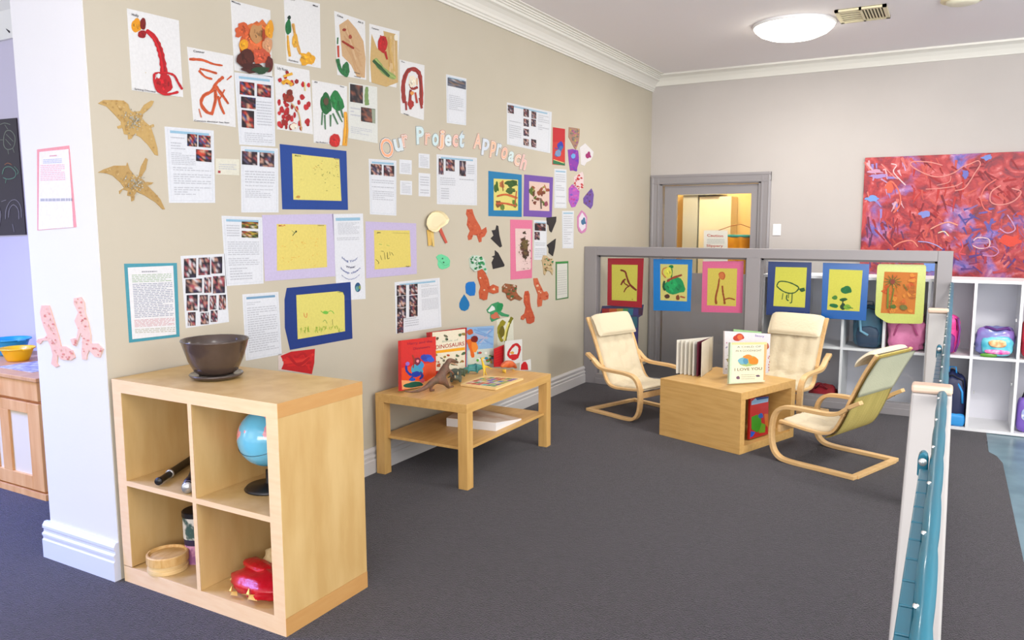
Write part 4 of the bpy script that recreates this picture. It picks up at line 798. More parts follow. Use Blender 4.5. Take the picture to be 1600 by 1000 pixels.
framed('painting', [(1098,408.4),(1162,407.8),(1159.7,489),(1096,487.5)], [(1106,419),(1152,419.6),(1150,478.5),(1104.8,477)], (222,104,150), (210,194,84), 'pink framed painting of a tall brown figure on the glass screen', PANE, group=G1, m=PG, draw=d)
def d(a):
    g = (40,84,40); a.stroke([K7(168,385),K7(190,350),K7(250,352),K7(310,375),K7(340,400),K7(310,435),K7(260,440),K7(210,420),K7(168,385)], 2, g); a.blob(*K7(370,415), 4.5, 3, g); a.stroke([K7(340,410),K7(385,400)], 2.4, g); a.stroke([K7(218,440),K7(210,490)], 1.6, g); a.stroke([K7(250,450),K7(245,485),K7(262,500)], 1.8, g); a.stroke([K7(290,440),K7(285,510),K7(270,515)], 1.6, g); a.stroke([K7(262,440),K7(260,480)], 1.4, g)
framed('painting', [(1200.6,408.4),(1268.4,410),(1265,493.6),(1197,492)], [(1212,417),(1261,418),(1257.6,480.6),(1208.4,478)], (30,58,118), (206,206,78), 'navy framed painting of a green outlined animal above the middle armchair', PANE, group=G1, m=PG, draw=d)
def d(a):
    g = (20,110,56); a.blob(*K7(712,415), 9, 6, g); a.blob(*K7(622,475), 4, 3.2, (70,130,50)); a.blob(*K7(690,490), 6, 2.6, (30,90,40), ang=-.2); a.stroke([K7(690,490),K7(680,530)], 2, (20,60,30)); a.blob(*K7(615,538), 7, 3, g, ang=.2); a.blob(*K7(685,545), 4, 5, (24,66,34)); a.blob(*K7(720,548), 6, 4, (120,170,50)); a.stroke([K7(720,550),K7(765,558)], 1.6, (70,120,50))
framed('painting', [(1286,410.4),(1358.6,412.4),(1353,501),(1283,497)], [(1296,420.6),(1348,422.4),(1343,486.6),(1292.4,484)], (16,96,176), (210,208,82), 'mid blue framed painting of green blots above the slate blue backpack', PANE, group=G1, m=PG, draw=d)
def d(a):
    r_ = random.Random(5)
    for i in range(40): a.blob(*K7(r_.uniform(1010,1245),r_.uniform(290,585)), r_.uniform(2,6), r_.uniform(1.5,4), r_.choice([(206,120,30),(196,84,24),(222,140,50),(180,100,30),(210,104,40)]), j=.4)
    g = (70,104,40)
    for i in range(12): x = i*PI/6; a.stroke([K7(1075,350),K7(1075+70*math.cos(x),350+55*math.sin(x))], 2, g, 1)
    a.blob(*K7(1075,350), 4, 4, (140,60,40)); a.stroke([K7(1040,400),K7(1035,560)], 3.4, (110,130,40)); a.stroke([K7(1085,400),K7(1060,540)], 2.4, (100,120,40)); a.blob(*K7(1080,545), 5, 3, (80,110,40)); a.blob(*K7(1160,550), 6, 4, (110,110,50)); a.stroke([K7(1160,370),K7(1190,420)], 2, (110,110,40))
framed('painting', [(1371,412.4),(1447.6,413.6),(1442,506),(1387,505),(1367,492)], [(1382,424.4),(1434,426),(1429,491),(1376,489)], (202,212,110), (204,120,40), 'yellow green rounded painting with an orange picture, rightmost on the glass screen', PANE, group=G1, m=PG, round_=5, draw=d)
# rainbow cloth hanging behind the screen in the corner
RB = Plane((0,-1.545,0),(0,-1,0)); t = sheet('rainbow_kite', [(941,478),(1006,476),(1004,492),(998,496),(997,545),(1002,562),(985,562),(980,500),(948,493),(938,490)], (60,60,110), RB, .004, 'rainbow striped cloth hanging behind the maroon framed painting', 'cloth')
a = Art(RB, .0045)
for u0,u1,c_ in ((941,952,(176,40,40)),(952,964,(206,90,40)),(964,974,(196,150,50)),(974,982,(70,150,90)),(982,990,(40,120,150)),(990,998,(70,60,130)),(998,1005,(80,40,70))): a.poly([(u0,482),(u1,482),(u1-1,493),(u0,492)], c_)
for v0,v1,c_ in ((495,512,(50,110,130)),(512,530,(64,60,130)),(530,548,(86,60,120))): a.poly([(984,v0),(996,v0),(996,v1),(986,v1)], c_)
a.build('stripes', t)

# ---------------------------------------------------------------- printed reports on the left wall
PH = [(30,24,34),(78,40,52),(150,70,70),(196,150,130),(90,80,110),(60,44,60),(206,190,190)]
PHR = [(36,26,34),(150,40,44),(206,70,50),(90,50,60),(206,160,130),(60,80,140)]
def report(quad, photos, label, blocks=((.08,.3,.92,.95,14),), head=True, seed=1, green=False, col=(224,227,233), border=True, hcol=(150,190,214), pal=PH, cat='poster', group=None, name='report_sheet'):
    o = sheet(name, quad, col, WALL, label=label, cat=cat, group=group)
    A = [Vector((*p,0)) for p in quad]
    def B(s, t): return tuple(((A[0]*(1-s)+A[1]*s)*(1-t)+(A[3]*(1-s)+A[2]*s)*t).xy)
    a = Art(WALL); L = .05
    if border:
        for p, q in (((L,.03),(1-L,.03)),((1-L,.03),(1-L,.97)),((1-L,.97),(L,.97)),((L,.97),(L,.03))): a.stroke([B(*p), B(*q)], .5, (198,206,216), j=0)
    if head: a.poly([B(.1,.045),B(.9,.045),B(.9,.08),B(.1,.08)], hcol)
    for k, (s0,t0,s1,t1,n) in enumerate(blocks): a.lines([B(s0,t0),B(s1,t0),B(s1,t1),B(s0,t1)], rows=n, seed=seed*10+k)
    a.build('print', o)
    sl = (quad[1][1]-quad[0][1])/(quad[1][0]-quad[0][0])
    for k, (u0,v0,u1,v1) in enumerate(photos):
        a = Art(WALL, .0022+.00001*k); dv = sl*(u1-u0); a.patch([(u0,v0),(u1,v0+dv),(u1,v1),(u0,v1-dv)], pal, 6, seed*31+k); a.build('photo', o)
    return o
report([(366,113),(427,120),(430,229),(374,226)], [(374,127,397,150),(401,131,423,153),(376,150.6,399,171),(377,171.5,396.5,201)], 'tall report with four photos between the orange and the red dotted paintings', ((.52,.36,.92,.72,9),(.15,.82,.92,.96,5)), seed=1, pal=PHR)
report([(376,228),(434,232),(435,332),(377,332)], [(377.5,236,401.5,258.5),(405,238,428,261.5)], 'report with two photos side by side, left of the navy framed yellow sheet', ((.1,.36,.9,.56,5),(.1,.58,.85,.78,7)), seed=2)
report([(545,129),(589,136),(590,224),(544,216)], [(546.5,131,566.5,162),(563.5,167,586,193)], 'report with two dark photos and a green plant below the tan paintings', ((.06,.42,.4,.6,3),(.08,.74,.8,.9,5)), seed=3, head=False, col=(218,220,214), border=False, pal=[(40,34,40),(120,70,56),(150,90,70),(90,70,64),(70,60,66)])
report([(257,197.6),(333.5,204),(336,317),(264,317)], [(292,209,307.6,229.5),(309.5,211,328.5,231),(305.7,233,330,253.6)], 'report with three small photos right of the gold pterosaurs', ((.1,.12,.4,.3,5),(.1,.33,.6,.5,7),(.12,.52,.92,.9,13)), seed=4, pal=PHR)
report([(346,337),(409.6,339.6),(411.5,443),(353,447)], [(377,346,403,357.5),(377,360.5,403,372)], 'report with two stacked photos left of the lilac framed yellow sheet', ((.1,.12,.42,.3,5),(.1,.36,.9,.72,12),(.12,.74,.7,.93,5)), seed=5, pal=[(50,40,24),(190,160,60),(160,60,40),(210,200,180),(80,100,40)])
report([(378.5,460),(434.6,456),(440,553.8),(384,563.7)], [], 'plain text notice with a blue green heading right of the brown bowl', ((.1,.12,.5,.18,2),(.1,.2,.92,.9,20)), seed=6, hcol=(120,160,190))
report([(576,248),(619,251),(619,337),(578,335)], [(579,256,596,274),(599,258,615.5,276)], 'report with two dark photos below the letter O', ((.08,.36,.9,.52,4),(.1,.56,.9,.74,5)), seed=7)
report([(682,241),(745,246.6),(745,321),(682.6,319)], [(685,247.5,692.5,273),(696,248.5,710,268),(717.5,251,727.5,275.5)], 'two-page report with three photos below the word Project', ((.08,.45,.46,.62,4),(.1,.66,.3,.9,5),(.56,.45,.92,.5,1),(.76,.15,.93,.4,6)), seed=8)
report([(697,116),(728.5,123),(728,196),(698,192)], [(699,121,727.5,140)], 'single report with one wide photo above the word Project', ((.12,.40,.85,.72,8),), seed=9, pal=[(70,80,100),(120,120,130),(60,60,70),(200,200,205),(140,110,90)])
ph = [(793,163.5,802.5,178)]+[(817.5,169.5+i*15.5,826,183.5+i*15) for i in range(4)]+[(830,173.5,837.5,186),(829.5,185.5,837,198.5),(829.5,217,837.5,231)]
report([(792,160),(862,175),(859.5,239.6),(792,225.6)], ph, 'wide three-part report with rows of photos above the word Approach', ((.05,.4,.32,.85,9),(.7,.12,.95,.5,8)), seed=10)
report([(866,263.6),(885,265),(885,325.6),(866,325)], [], 'narrow text sheet right of the purple framed painting', ((.12,.12,.88,.9,14),), seed=11)
report([(878,329.6),(896.6,329.6),(895.8,388),(878.6,388)], [], 'narrow text sheet left of the pink hexagon cutout', ((.12,.12,.88,.9,13),), seed=12)
report([(834,344),(854,345),(854,406),(834,406)], [(835,348.5,852.3,361),(834.7,362,843,375)], 'small report with photos behind the black bats right of the pink frame', ((.1,.55,.9,.95,8),), seed=13)
ph = [(619.3,446,634,461),(620,463,634,479.5),(620,481.5,634,497),(620,498,630,510.5),(620,511.5,630,520),(639,444.5,652,459.5),(639,462,652,477),(639,478.5,652,494)]
report([(616.4,441),(686.7,434),(689.6,510.8),(618.8,521.6)], ph, 'two-page photo report above the coffee table books', ((.58,.1,.94,.62,18),(.2,.72,.5,.9,4)), seed=14)
W6 = lambda x, y: (180+x/4.168, 340+y/4.168)
ph = [(445,268,525,390),(540,262,615,372),(624,257,695,362),(456,402,563,488),(577,390,624,488),(634,382,712,490),(463,505,534,603),(547,505,601,610),(613,508,656,598),(673,504,719,598),(471,617,521,703),(554,620,607,693),(620,606,664,678)]
report([(282,400),(350.3,396.4),(357.5,503),(290.4,512.7)], [(*W6(a_,b_),*W6(c_,d_)) for a_,b_,c_,d_ in ph], 'sheet of thirteen small portrait photos right of the teal framed notice', (), head=False, seed=15, border=False, pal=[(34,28,38),(196,150,130),(120,90,90),(60,50,80),(214,210,214),(170,80,90)])
o = sheet('notice', [(193.7,412),(276,410.8),(280.3,526),(201.6,535.5)], (66,150,168), WALL, label='teal framed typed notice on the wall above the shelf', cat='notice', m=PG)
s = sheet('text_sheet', [(199,418),(270,415),(274.8,522.3),(206.4,530)], (230,230,233), WALL, .0008, parent=o, lift=.0016)
a = Art(WALL, .0026); W = W6; a.lines([W(170,345),W(270,343),W(270,358),W(170,360)], (150,150,160), 1, th=.5); a.lines([W(105,370),W(362,362),W(365,415),W(108,425)], (160,186,150), 5); a.lines([W(110,430),W(368,420),W(380,640),W(125,655)], (150,156,176), 20); a.lines([W(120,665),W(382,650),W(385,700),W(125,715)], (206,150,156), 6); a.lines([W(125,725),W(385,710),W(388,745),W(128,755)], (180,180,160), 3); a.build('print', s)
for i, (q, lb) in enumerate([([(624,249),(643,250.5),(643,273),(624,271.5)],'small text card just below the letter u'),([(625,282),(643.5,283),(643.5,305),(625,304)],'small text card with peach edge, lowest left of the four small cards'),([(654,239.5),(671,241),(671,263.5),(654,262)],'small text card below the letter P'),([(654,270),(672,271.5),(672,307.5),(654,306.5)],'taller small text card, lowest right of the four small cards')]):
    report(q, [], lb, ((.12,.12,.88,.9,7),), head=False, seed=20+i, border=False, cat='card', name='text_card')
o = report([(337,247.5),(373.6,249),(373.6,274),(337,272.5)], [], 'small cream card with a red stamp right of the three-photo report', ((.12,.3,.88,.7,3),), head=False, seed=30, col=(222,220,204), border=False, cat='card', name='text_card')
a = Art(WALL, .0024); a.poly([(340,266.5),(344,266.7),(344,270.5),(340,270.3)], (170,60,70)); a.build('red_stamp', o)
o = sheet('notice', [(868,409),(887.6,408),(888,466),(868,469)], (86,128,84), WALL, label='narrow green edged notice at the right end of the wall display', cat='notice')
s = sheet('text_sheet', [(870,412.5),(886,411.5),(886.3,464),(870,467)], (214,214,206), WALL, .0008, parent=o, lift=.0016); a = Art(WALL, .0026); a.lines([(871,422),(885,421),(885,460),(871,462)], (190,190,186), 11); a.poly([(868,409),(887.6,408),(887.6,411),(868,412)], (60,140,70)); a.build('print', s)
# lilac frames, white earth poster, navy frames
Q7 = lambda x, y: (340+x/4.166, 180+y/4.166); Q8 = lambda x, y: (340+x/4.546, 380+y/4.546); Q3 = lambda x, y: (560+x/4.167, 320+y/4.167); Q4 = lambda x, y: (640+x/5, 320+y/5)
def d(a):
    a.text('Maeve', Q7(500,268), Q7(540,270), 2.6, (60,80,60)); a.text('Ryan', Q7(755,286), Q7(788,290), 2.2, (60,60,60)); r_ = random.Random(2)
    for i in range(34): x, y = min(max(r_.gauss(690,75),505),775), min(max(r_.gauss(380,55),285),535); a.stroke([Q7(x,y),Q7(x+r_.uniform(-14,14),y+r_.uniform(-12,12))], .7, r_.choice([(90,120,60),(190,130,60),(120,130,70),(200,170,90),(70,80,60)]))
    a.blob(*Q7(520,532), 3, 2, (200,150,70))
framed('painting', [(437,225),(541,236),(543.5,328),(441,327)], [(456,240),(529.6,248),(533,314),(458,312)], (22,66,146), (224,212,118), 'blue card with a faintly drawn yellow sheet, upper of the two blue framed sheets', draw=d)
def d(a):
    r_ = random.Random(3); a.text('MLA', Q7(395,725), Q7(440,722), 2.6, (200,70,40)); a.text('Name', Q7(650,722), Q7(690,720), 2, (70,70,60)); a.stroke([Q7(485,785),Q7(500,765),Q7(510,755)], 1.2, (50,80,50)); a.stroke([Q7(480,750),Q7(500,770)], .8, (90,140,90)); a.blob(*Q7(508,757), 1.5, 1.5, (40,60,40))
    for i in range(34): x, y = r_.uniform(420,660), r_.choice([r_.uniform(800,860), r_.uniform(900,980)]); a.stroke([Q7(x,y),Q7(x+r_.uniform(-16,16),y+r_.uniform(-8,8))], .7, (226,160,60))
framed('painting', [(409,336),(521,334),(523.7,431.7),(413.7,439.4)], [(432,350),(509,351),(510.5,417.4),(432.4,423)], (200,190,222), (226,208,112), 'lilac card with a yellow drawing, between the report and the earth poster', draw=d)
def d(a):
    g = (104,104,50)
    a.stroke([Q3(110,355),Q3(130,375),Q3(125,385)], 1, g); a.stroke([Q3(140,330),Q3(150,360)], 1, g); a.stroke([Q3(145,300),Q3(165,305)], .8, g); a.stroke([Q3(165,310),Q3(172,355)], 1, g); a.stroke([Q3(185,310),Q3(188,350),Q3(200,345)], 1, g); a.stroke([Q3(200,305),Q3(205,330)], .9, g); a.stroke([Q3(212,310),Q3(225,330)], .9, g); a.stroke([Q3(130,255),Q3(150,260)], .8, (80,170,90)); a.stroke([Q3(180,262),Q3(200,268)], .8, (120,180,90)); a.text('Jake', Q3(118,185), Q3(142,184), 2.4, (50,50,40)); a.text('Hugo', Q3(305,405), Q3(330,403), 2, (60,60,50)); a.lines([Q3(220,178),Q3(325,180),Q3(325,190),Q3(220,188)], (200,186,100), 1)
framed('painting', [(571,346),(650,349),(651,428),(572,434.7)], [(584,359.6),(639.7,360),(641.6,416.5),(585,421)], (196,184,218), (224,206,108), 'lilac card with a yellow scribbled sheet, right of the earth poster', draw=d)
o = report([(518.8,334.5),(566.8,333.6),(571,467),(526.5,470)], [], 'long white poster with curved blue words and a little earth, right of the lilac card', ((.16,.1,.86,.24,9),(.1,.27,.86,.31,2)), seed=33, border=False)
a = Art(WALL, .0026); bl_ = (54,76,150); E = lambda x, y: (515+x*.145, 330+y*.145)
a.text('Hug Your', E(130,508), E(300,508), 3.2, bl_, bend=6); a.text('Water', E(172,605), E(275,603), 3.4, (40,46,96), bend=1.5); a.text('keep clean', E(118,620), E(325,618), 3.2, bl_, bend=8); a.text('everywhere', E(125,690), E(320,685), 2, (120,130,180), bend=7.5)
a.blob(*E(300,820), 4.6, 7.4, (40,84,128), j=.02); a.blob(*E(292,835), 2.4, 4, (90,150,150)); a.blob(*E(320,820), 1.6, 3, (130,150,70)); a.build('blue_lettering', o)
def d(a):
    r_ = random.Random(8)
    a.stroke([Q8(610,495),Q8(615,520),Q8(630,525),Q8(632,495)], 1, (222,120,70)); a.blob(*Q8(765,492), 4, 2.6, (110,190,70)); a.stroke([Q8(730,480),Q8(760,500),Q8(800,480),Q8(825,500)], 1.2, (120,190,70)); a.stroke([Q8(745,560),Q8(760,545),Q8(775,570)], .9, (130,170,80)); a.stroke([Q8(812,540),Q8(815,580)], .9, (120,120,60)); a.text('Name', Q8(850,352), Q8(892,350), 1.8, (90,120,60))
    for i in range(40): x = r_.uniform(585,880); a.stroke([Q8(x,r_.uniform(590,635)-(x-585)*.03),Q8(x+r_.uniform(-12,14),r_.uniform(590,640)-(x-585)*.03)], .8, (150,190,60))
framed('painting', [(448,450),(547.4,440.5),(550.5,529),(453,546.7),(445,512),(444.5,468)], [(462.5,461),(528,455),(535,456.5),(537.5,462),(538.6,517.5),(464.7,530)], (20,54,128), (222,212,114), 'navy card curling at the left with a yellow drawing, lower of the blue framed sheets', draw=d)
o = sheet('painting', [(434.6,553.8),(491.8,545),(491.8,560),(487,584.6),(434.6,578)], (222,206,200), WALL, label='white sheet thickly painted red, partly hidden behind the birch shelf', cat='painting')
a = Art(WALL); a.poly([Q8(445,800),Q8(520,770),Q8(690,750),Q8(685,850),Q8(668,930),Q8(450,895),Q8(470,850)], (196,24,30))
for i in range(12): a.stroke([Q8(rr.uniform(450,550),rr.uniform(780,900)),Q8(rr.uniform(560,620),rr.uniform(770,880)),Q8(rr.uniform(630,685),rr.uniform(770,910))], rr.uniform(2,5), rr.choice([(214,30,34),(180,16,26),(222,50,44)]))
a.build('paint_strokes', o)
# ---- children's dinosaur paintings, top rows
K1 = lambda x, y: (350+x/4.347, y/4.347); K0 = lambda x, y: (x*.25, y*.25); K2 = lambda x, y: (560+x/3.572, 80+y/3.572)
def painting(quad, label, draw, col=(226,226,226), name=None):
    o = sheet('painting', quad, col, WALL, label=label, cat='painting', group=None); a = Art(WALL); a.brush = True; draw(a)
    a.build('paint_strokes', o); return o
def d(a):
    rd = (188,26,36); a.blob(*K0(850,160), 8, 11, (226,152,30)); a.blob(*K0(892,150), 5, 9, (120,24,20)); a.blob(*K0(885,215), 6.5, 6, (150,20,26)); a.stroke([K0(910,190),K0(960,235),K0(995,310),K0(1015,400),K0(1022,470)], 7, rd, 11); a.blob(*K0(1020,525), 14, 15, rd); a.stroke([K0(960,460),K0(960,510),K0(985,570),K0(1040,590),K0(1110,575)], 4, rd); a.stroke([K0(960,460),K0(1020,455),K0(1080,470),K0(1110,520),K0(1135,560)], 3.4, rd); a.blob(*K0(985,475), 2.6, 4, (226,226,226)); a.text('Holly', K0(818,98), K0(862,108), 4, (40,40,50)); a.text('Spitting Dinosaur', K0(835,560), K0(970,580), 2.6, (40,40,50)); a.blob(*K0(905,455), .6, .6, (200,170,60))
painting([(198,13),(279,32),(286,152),(206,141)], 'painting of a red long-necked dinosaur with a yellow head, top left of the wall', d)
def d(a):
    og = (196,84,44); a.stroke([K0(1180,370),K0(1260,375),K0(1330,400),K0(1390,410)], 5, og, 3); a.stroke([K0(1245,430),K0(1290,440),K0(1355,460)], 3.4, og); a.stroke([K0(1240,440),K0(1280,480),K0(1325,495)], 3.6, og); a.stroke([K0(1415,500),K0(1445,475)], 3, og); a.stroke([K0(1395,480),K0(1350,520),K0(1320,570),K0(1270,600),K0(1255,650),K0(1290,700),K0(1325,710)], 5, og); a.stroke([K0(1340,560),K0(1345,620),K0(1320,720)], 5, og); a.stroke([K0(1345,540),K0(1390,600),K0(1425,650)], 6, og, 3); a.stroke([K0(1360,600),K0(1375,660),K0(1400,715)], 3.6, og); a.stroke([K0(1240,680),K0(1255,735)], 3, (206,120,90)); a.stroke([K0(1400,560),K0(1370,620)], 3, og); a.text('Connor', K0(1205,325), K0(1275,335), 3.4, (50,50,60)); a.text('Connors dinosaur has feet', K0(1210,758), K0(1430,772), 2.4, (30,30,40))
painting([(292,73),(364,87),(368,199),(302,189)], 'painting of orange brush marks like legs, second from the top left', d)
def d(a):
    a.text('Mikaela', K1(50,15), K1(110,35), 3, (40,40,50)); a.blob(*K1(200,300), 23, 30, (200,100,56), j=.25); a.blob(*K1(120,210), 12, 12, (206,92,50), j=.3); a.blob(*K1(240,200), 16, 13, (214,112,56), j=.3); a.blob(*K1(220,230), 11, 14, (190,140,90), j=.2); a.blob(*K1(300,205), 6, 13, (226,156,40), j=.2); a.blob(*K1(125,310), 7, 9, (230,160,30)); a.blob(*K1(285,310), 8, 12, (206,150,110)); a.blob(*K1(240,380), 14, 12, (196,84,56), j=.2); a.blob(*K1(135,400), 13, 14, (80,34,26)); a.blob(*K1(180,460), 20, 7, (70,30,26), j=.3); a.blob(*K1(295,440), 6, 13, (92,34,30)); a.blob(*K1(235,480), 13, 5, (36,70,44), j=.3); a.blob(*K1(255,240), 2.4, 9, (160,60,30))
painting([(360,0),(422,16),(425,121),(366,110)], 'painting of a big orange and dark brown blotch, above the four-photo report', d)
def d(a):
    og = (222,166,60); a.blob(*K1(435,185), 5, 12, (30,110,60)); a.blob(*K1(440,120), 2.6, 3, (20,50,40)); a.stroke([K1(430,240),K1(435,320),K1(445,385)], 3, og, 5); a.stroke([K1(465,160),K1(480,240),K1(500,320),K1(515,370)], 5, (214,160,80), 4); a.blob(*K1(480,280), 5, 11, og); a.blob(*K1(560,395), 12, 10, (226,164,40), j=.3); a.text('Lily', K1(450,2), K1(480,4), 2.4, (60,60,60)); a.text('Max', K1(600,42), K1(635,50), 2.8, (50,50,60)); a.text('Diplodocus', K1(435,412), K1(500,426), 2.4, (50,50,60)); a.stroke([K1(545,420),K1(545,440)], 2, og); a.stroke([K1(585,420),K1(592,440)], 2, og)
painting([(443,-6),(499.5,6),(501,107),(448,97)], 'painting with a green headed yellow long-necked dinosaur at the top edge', d)
def d(a):
    tn = (202,166,124); a.poly([K1(780,170),K1(840,130),K1(900,200),K1(945,280),K1(960,400),K1(955,530),K1(900,520),K1(860,440),K1(800,380),K1(790,260)], tn)
    for i in range(10): a.stroke([K1(rr.uniform(800,850),rr.uniform(170,320)),K1(rr.uniform(870,940),rr.uniform(350,520))], 3, rr.choice([(196,156,112),(210,178,140),(190,150,110)]))
    a.blob(*K1(815,203), 3, 2.4, (150,50,34)); a.blob(*K1(855,250), 2.4, 3.4, (160,70,50)); a.stroke([K1(800,280),K1(840,305),K1(880,330)], 3.6, (150,44,30)); a.stroke([K1(770,255),K1(768,300)], 3, (50,110,60)); a.stroke([K1(772,310),K1(775,390)], 4, (190,70,50)); a.stroke([K1(768,400),K1(790,480),K1(840,515)], 6, (36,110,60)); a.blob(*K1(825,470), 6, 11, (40,110,60)); a.text('Chloe', K1(765,110), K1(805,125), 3, (50,50,60)); a.text('Ali S', K1(905,152), K1(942,164), 2.6, (40,40,50)); a.text('Ankylo', K1(880,495), K1(920,505), 2, (50,50,60)); a.text('saurus', K1(880,520), K1(925,530), 2, (50,50,60))
painting([(522,17),(570,33),(572,125),(527,117)], 'tan painting with dark red dashes and green foot, top right of centre', d)
def d(a):
    tn = (200,168,110); a.poly([K1(1080,210),K1(1175,235),K1(1180,560),K1(1100,590),K1(1000,560),K1(990,420),K1(1000,230),K1(1040,330),K1(1090,280)], tn)
    for i in range(12): a.stroke([K1(rr.uniform(1100,1170),rr.uniform(240,320)),K1(rr.uniform(1110,1165),rr.uniform(400,560))], 3, rr.choice([(190,150,90),(206,170,100),(176,150,70),(214,184,140)]))
    a.stroke([K1(1020,400),K1(1080,480),K1(1160,530)], 9, (140,160,90)); a.stroke([K1(1010,410),K1(1060,460),K1(1120,520)], 5, (40,84,44)); a.blob(*K1(1075,300), 8, 13, (184,28,34)); a.stroke([K1(1060,240),K1(1075,300)], 2.4, (180,30,34)); a.stroke([K1(1090,350),K1(1105,405)], 6, (176,34,34), 3); a.stroke([K1(1095,250),K1(1085,300)], 2.4, (180,30,34)); a.text('Cameron', K1(1000,195), K1(1048,208), 2.6, (60,60,70)); a.blob(*K1(1165,255), 3.4, 5, (236,230,214))
painting([(577,37),(624,49),(619,137),(577,128)], 'tan and green painting with a bright red blot, beside the tan dashed one', d)
def d(a):
    a.text('Lily Rose', K1(360,470), K1(430,485), 4, (40,40,50)); r_ = random.Random(4)
    for i in range(46): x, y = (r_.uniform(365,575), r_.uniform(490,890)) if i < 24 else (r_.gauss(420,38), r_.gauss(800,45)); x = min(max(x,372),572); y = min(y,868); a.blob(*K1(x,y+(x-360)*.12-15), r_.uniform(2,4), r_.uniform(3,5), r_.choice([(176,30,38),(150,34,34),(196,44,50)]))
    a.stroke([K1(400,520),K1(460,500)], 5, (226,170,50)); a.stroke([K1(390,570),K1(420,550),K1(460,580)], 6, (220,160,40)); a.blob(*K1(435,665), 9, 7, (150,50,30)); a.blob(*K1(440,630), 5, 5, (120,44,30)); a.stroke([K1(450,700),K1(500,770),K1(520,890)], 1.8, (206,170,110)); a.stroke([K1(540,560),K1(545,620)], 2, (220,200,110)); a.blob(*K1(470,860), 6, 5, (236,226,206))
painting([(428,99),(483,110),(489,210),(433,202)], 'white sheet covered in dark red dots with some yellow', d)
def d(a):
    g = (24,100,50); a.blob(*K1(690,705), 9, 17, g, ang=-.1); a.blob(*K1(765,690), 10, 16, (30,120,60), ang=-.3); a.blob(*K1(690,690), 4, 6, (90,70,50)); 
    for p, q in (((665,760),(660,850)),((680,780),(685,880)),((720,780),(720,860)),((735,770),(770,845)),((760,750),(800,830)),((790,740),(805,800))): a.stroke([K1(*p),K1(*q)], 3.6, (70,120,80), 2.4)
    a.stroke([K1(820,760),K1(825,860),K1(815,990)], 5, (226,160,50), 9); a.blob(*K1(750,955), 9, 10, (190,34,34)); a.text('Ali', K1(608,562), K1(630,566), 2.6, (60,60,70)); a.text('Rex', K1(785,590), K1(812,596), 2, (80,80,90)); a.text('by Robert', K1(620,968), K1(700,975), 2, (50,50,60))
painting([(487,125),(542,135),(542,228),(490,223)], 'painting of a double green tree shape with red and yellow at its foot', d)
def d(a):
    rd = (150,40,34); a.stroke([K2(255,290),K2(248,200),K2(262,130),K2(295,100),K2(335,120),K2(348,190),K2(350,300)], 7, rd, 6); a.stroke([K2(285,180),K2(300,210),K2(330,200)], 4, rd); a.blob(*K2(300,165), 6, 9, (236,224,200), j=.2); a.stroke([K2(325,150),K2(325,190)], 2, (222,160,90)); a.stroke([K2(290,215),K2(285,290),K2(290,325)], 4.4, rd); a.stroke([K2(315,230),K2(325,290)], 4, (176,60,40)); a.stroke([K2(340,260),K2(352,320)], 5, rd); a.blob(*K2(297,235), 3, 3, (226,150,70)); a.blob(*K2(290,295), 5, 6, (170,40,34)); a.stroke([K2(262,280),K2(265,330)], 4, rd); a.text('Zoe', K2(236,60), K2(255,66), 2, (60,60,70)); a.text('stego', K2(250,350), K2(280,360), 2, (40,40,50))
painting([(624,93),(663,102),(662,188),(626,177)], 'painting of a dark red arched figure above the letter r', d)
a_ = [(571,133),(578,135),(577,165),(569,163)]
a = Art(WALL, .0024); a.stroke([K1(968,590),K1(965,660),K1(970,715)], 5, (120,150,90), 8); a.poly([K1(1000,740),K1(1025,745),K1(1025,840),K1(1005,835)], (150,160,140))
for ob in [o for o in C.objects if o.get('label','').startswith('report with two dark photos and a green')]: a.build('plant_photo', ob)
# blue and purple framed leaf pictures, pink frame
def d(a):
    r_ = random.Random(11)
    for x, y, ru, rv, c_ in [(768,760,4,8,(60,100,30)),(850,740,9,5,(50,90,30)),(800,745,4,5,(190,110,60)),(845,780,8,5,(70,100,40)),(870,850,3.4,6,(90,130,50)),(800,870,3.4,5,(100,130,50)),(780,850,5,5,(130,80,40))]: a.blob(*K2(x,y), ru, rv, c_, j=.3)
    a.stroke([K2(770,810),K2(820,800),K2(885,820)], 3, (200,100,50)); a.stroke([K2(765,850),K2(820,850),K2(880,865)], 3, (196,90,50)); a.stroke([K2(880,780),K2(870,860)], 2.4, (180,90,60)); a.stroke([K2(800,730),K2(805,780)], 2, (150,90,50)); a.stroke([K2(860,720),K2(885,750)], 2.4, (60,90,40))
framed('painting', [(763,267),(815,273),(815,339),(763,337.6)], [(771,279),(809,281),(809,329),(771,328.6)], (14,124,176), (226,214,120), 'turquoise framed leaf print picture below the word Approach', draw=d)
def d(a):
    r_ = random.Random(12)
    for i in range(26): a.blob(*K2(min(max(r_.gauss(1005,24),962),1054),min(max(r_.gauss(790,32),745),878)), r_.uniform(1.2,3.4), r_.uniform(1.2,3.6), r_.choice([(90,110,40),(120,60,40),(150,80,50),(90,60,30),(160,150,60)]), j=.4)
    a.blob(*K2(1045,852), 3, 4, (150,70,90)); a.stroke([K2(1015,820),K2(1018,880)], 3, (110,90,80)); a.stroke([K2(1035,745),K2(1050,780)], 1.6, (190,100,80))
framed('painting', [(819,272.6),(864,277),(862,340),(817.6,338)], [(826.5,283),(858,286),(858,330),(826.5,328.6)], (116,82,170), (228,200,186), 'purple framed splatter picture beside the turquoise framed one', draw=d)
